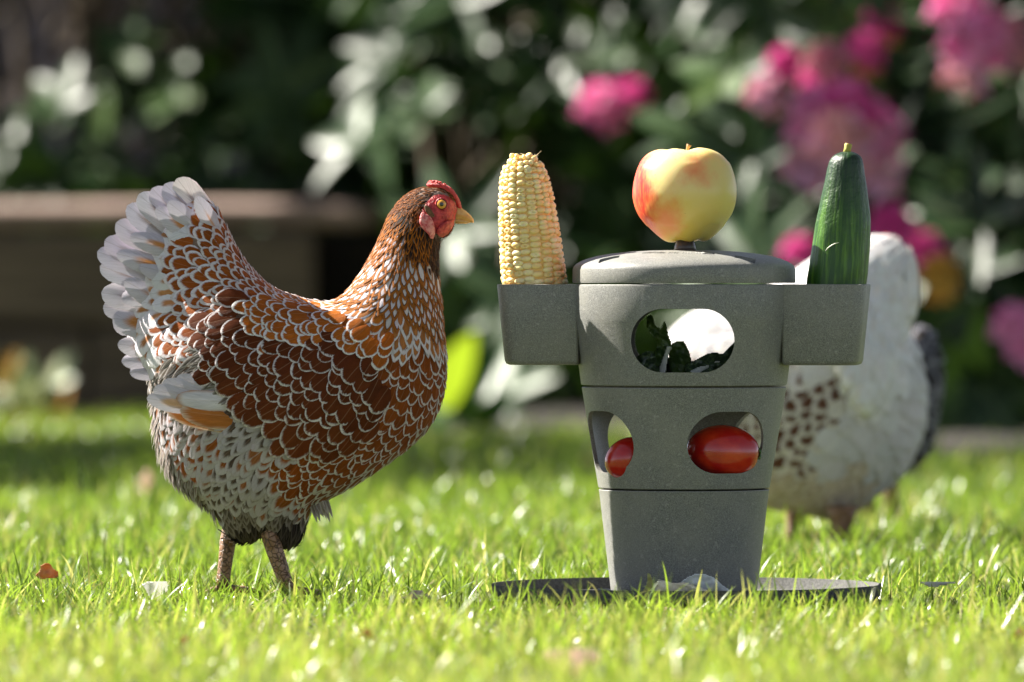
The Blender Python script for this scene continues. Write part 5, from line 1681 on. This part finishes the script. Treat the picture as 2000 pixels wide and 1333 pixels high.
def plain_hen(d, out, types, flowpts, tymap, label, legs, zmul, k_under, headfn=None, extra=None, seed=5):
    rt = thing('hen', (P(out[0][0], 0, d).x, d, 0), label, 'hen')
    body = solid('body', out, 5.0, d, zmul, None, 0, k_under, rt, remesh=5, smooth=8, iters=500)
    near, co, polys = bvh_of(body)
    flow = flow_field(flowpts, d); ty = nearest_type(types); k = kk(d)
    pts = poisson(co, polys, lambda x, y: tymap[ty(x, y)]['sp'], k, 26000, seed)
    g = Plumage(); h = Plumage()
    for p, x, y in pts:
        t = ty(x, y, 8); q = tymap[t]; pv, n = near(Vector(p)); s = random.uniform(.85, 1.12)
        c1 = vary(q['c1'], .12); lace = q['lace']
        if 'spot' in q and random.random() > q['spot']: lace = 1.3
        (h if t == 'neck' else g).lay(near, pv, n, flow, q['L'] * k * s, q['W'] * k * s, c1, vary(q['c2'], .06), lace, q['point'], 0, q['lift'] * random.uniform(.8, 1.3), q.get('off', 0.0005))
    if extra: extra(g, near, k)
    g.build('body_feathers', rt)
    if h.n: h.build('neck_hackle', rt)
    for pts_, side in legs: leg(rt, pts_, d, side, M_LEG)
    if headfn: headfn(rt, near, k)
    return rt


def head_parts(rt, c, fwd, k):
    """comb, beak, eyes and wattles for a head at c that looks along fwd"""
    f = Vector(fwd).normalized(); s = f.cross(Vector((0, 0, 1))).normalized(); u = Vector((0, 0, 1))
    m = MB(); m.tube([c + f * 22 * k, c + f * 38 * k - u * 2 * k, c + f * 52 * k - u * 10 * k], [11 * k, 8 * k, 1.5 * k], 10); m.build('beak', M_BEAK, rt)
    m = MB()
    for i in range(6):
        a = c + f * (28 - i * 10) * k + u * 26 * k
        m.tube([a - u * 10 * k, a + u * 6 * k, a + u * 15 * k - f * 2 * k], [7 * k, 5 * k, 1.5 * k], 8, .6)
    m.build('comb', M_COMB, rt)
    for sg in (-1, 1):
        a = c + f * 22 * k + s * sg * 9 * k
        MB().tube([a - u * 8 * k, a - u * 22 * k, a - u * 38 * k], [6 * k, 10 * k, 3 * k], 8, .5).build('wattle', M_RED, rt)
        a = c + f * 14 * k + s * sg * 22 * k + u * 6 * k
        MB().tube([a - s * sg * 6 * k, a, a + s * sg * 3 * k], [7 * k, 6 * k, 1 * k], 10).build('eye', EYE, rt)
        MB().tube([a - s * sg * 8 * k - u * 16 * k, a - s * sg * 1 * k, a + s * sg * .2 * k + u * 10 * k], [12 * k, 15 * k, 6 * k], 10).build('face', M_RED, rt)


def other_hens():
    WT = {'body': dict(L=60, W=52, sp=25, c1=(0.55, 0.45, 0.38), c2=(0.64, 0.62, 0.62), lace=1.3, point=0, lift=.09),
          'spots': dict(L=50, W=38, sp=21, c1=(0.12, 0.05, 0.028), c2=(0.72, 0.67, 0.61), lace=.36, point=.1, lift=.09, spot=.92),
          'fewspots': dict(L=52, W=40, sp=22, c1=(0.20, 0.09, 0.05), c2=(0.78, 0.74, 0.71), lace=.55, point=.1, lift=.09, spot=.3),
          'neck': dict(off=0.003, L=62, W=30, sp=15, c1=(0.76, 0.73, 0.71), c2=(0.80, 0.79, 0.79), lace=.6, point=.3, lift=.05),
          'belly': dict(L=48, W=24, sp=15, c1=(0.5, 0.41, 0.30), c2=(0.64, 0.56, 0.45), lace=.5, point=.4, lift=.16)}  # beige tint: the shading of the white belly put into feather colour
    types = [(1740, 480, 'neck'), (1700, 520, 'neck'), (1760, 560, 'neck'), (1650, 560, 'neck'), (1700, 620, 'neck'), (1760, 630, 'neck'), (1695, 690, 'neck'), (1692, 740, 'neck'), (1640, 640, 'neck'), (1735, 690, 'neck'), (1600, 560, 'neck'),
             (1560, 600, 'body'), (1480, 620, 'body'), (1380, 660, 'body'), (1770, 760, 'body'), (1740, 850, 'body'), (1690, 820, 'body'), (1600, 700, 'fewspots'), (1640, 690, 'fewspots'), (1520, 680, 'fewspots'), (1420, 720, 'fewspots'), (1350, 700, 'fewspots'),
             (1560, 760, 'spots'), (1600, 800, 'spots'), (1530, 820, 'spots'), (1590, 850, 'spots'), (1540, 880, 'spots'), (1500, 850, 'spots'), (1460, 800, 'spots'), (1620, 740, 'spots'), (1570, 900, 'spots'),
             (1650, 880, 'body'), (1640, 940, 'belly'), (1480, 900, 'belly'), (1700, 930, 'belly'), (1550, 950, 'belly'), (1600, 990, 'belly'), (1680, 960, 'belly'), (1440, 920, 'belly'), (1740, 910, 'body'), (1780, 690, 'body')]
    fl = [(1740, 470, -.5, .6), (1700, 500, -.6, .8), (1780, 560, 0, 1), (1680, 600, -.4, .9), (1740, 640, -.2, 1), (1600, 560, -.9, .4), (1480, 600, -1, .1), (1360, 640, -1, -.1), (1320, 700, -1, .2), (1560, 760, -.9, .5), (1500, 850, -.9, .4), (1620, 850, -.7, .6),
          (1790, 740, 0, 1), (1780, 840, -.5, .9), (1720, 920, -.8, .5), (1620, 980, -.7, .7), (1500, 960, -.8, .5), (1400, 860, -.8, .3)]
    out = [(1737, 462), (1758, 468), (1776, 488), (1788, 540), (1787, 600), (1768, 648), (1788, 682), (1807, 740), (1810, 800), (1797, 860), (1770, 915), (1735, 950), (1700, 975), (1665, 1000), (1640, 1018), (1610, 1008), (1560, 998), (1510, 990), (1450, 965), (1390, 915), (1345, 850), (1315, 780), (1298, 715), (1302, 665), (1330, 630), (1370, 606), (1430, 594), (1490, 575), (1550, 540), (1590, 510), (1625, 488), (1665, 480), (1702, 466)]
    d = 1.22
    def hd(rt, near, k):
        head_parts(rt, P(1738, 500, d) + Vector((0, 96 * k, 0)), (0.15, 1, -0.15), k)
        # the turned-away head itself
        c = P(1738, 500, d); lp = []
        m = MB().tube([c + Vector((0, 0, -.01)), c + Vector((.001, 50 * k, -.002)), c + Vector((.002, 88 * k, 0.0)), c + Vector((.003, 122 * k, -.002))], [36 * k, 33 * k, 30 * k, 15 * k], 14)
        m.build('head', M_WHITE, rt)
    vee = spline([(1735, 450), (1800, 500), (1800, 640), (1752, 660), (1728, 735), (1690, 805), (1655, 765), (1618, 700), (1580, 640), (1560, 590), (1600, 500), (1660, 470)], 4)
    def zw(Xg, Yg): return 0.66 + 0.24 * np.clip((Yg - 560) / 140, 0, 1) + 0.16 * raster(vee, Xg, Yg)
    plain_hen(d, out, types, fl, WT, 'white hen with brown speckled wing turned away behind the feeder', [([(1640, 985, 34, 0), (1640, 1010, 24, 0), (1638, 1030, 18, 0), (1636, 1064, 17, 0)], -0.05), ([(1560, 980, 34, 0), (1556, 1010, 18, 0), (1552, 1040, 14, 0), (1550, 1064, 14, 0)], 0.04)],
              zw, M_WHITE, hd)
    GT = {'body': dict(L=52, W=36, sp=21, c1=(0.02, 0.02, 0.024), c2=(0.22, 0.22, 0.25), lace=.3, point=.1, lift=.1),
          'neck': dict(L=40, W=18, sp=14, c1=(0.06, 0.06, 0.07), c2=(0.4, 0.4, 0.43), lace=.4, point=.5, lift=.1)}
    d = 1.75
    out = [(1640, 500), (1612, 510), (1604, 545), (1610, 600), (1590, 650), (1570, 720), (1572, 800), (1600, 870), (1650, 915), (1710, 935), (1765, 925), (1815, 880), (1832, 810), (1843, 740), (1838, 690), (1822, 650), (1803, 640), (1785, 640), (1760, 680), (1720, 690), (1690, 660), (1676, 600), (1672, 540), (1662, 508)]
    fl = [(1640, 540, 0, 1), (1620, 650, .1, 1), (1620, 800, .5, .9), (1700, 720, 1, .3), (1820, 640, .3, -1), (1840, 740, .6, .6), (1750, 850, .8, .5)]
    def hd2(rt, near, k): head_parts(rt, P(1632, 526, d), (-1, -.2, 0), k)
    plain_hen(d, out, [(1640, 540, 'neck'), (1640, 640, 'neck'), (1700, 780, 'body'), (1820, 700, 'body'), (1780, 860, 'body')], fl, GT,
              'dark grey barred hen mostly hidden behind the white hen', [([(1690, 910, 24, 0), (1690, 950, 14, 0), (1690, 1022, 13, 0)], -0.03), ([(1740, 910, 24, 0), (1742, 950, 14, 0), (1744, 1020, 13, 0)], 0.03)],
              0.9, simple('grey_under_plumage', (0.06, 0.06, 0.07), (0.12, .12, .13), 200, .9), hd2)


M_WHITE = simple('white_under_plumage', (0.66, 0.62, 0.58), (0.76, 0.73, 0.70), 90, 0.9, 0.4, 300)
other_hens()
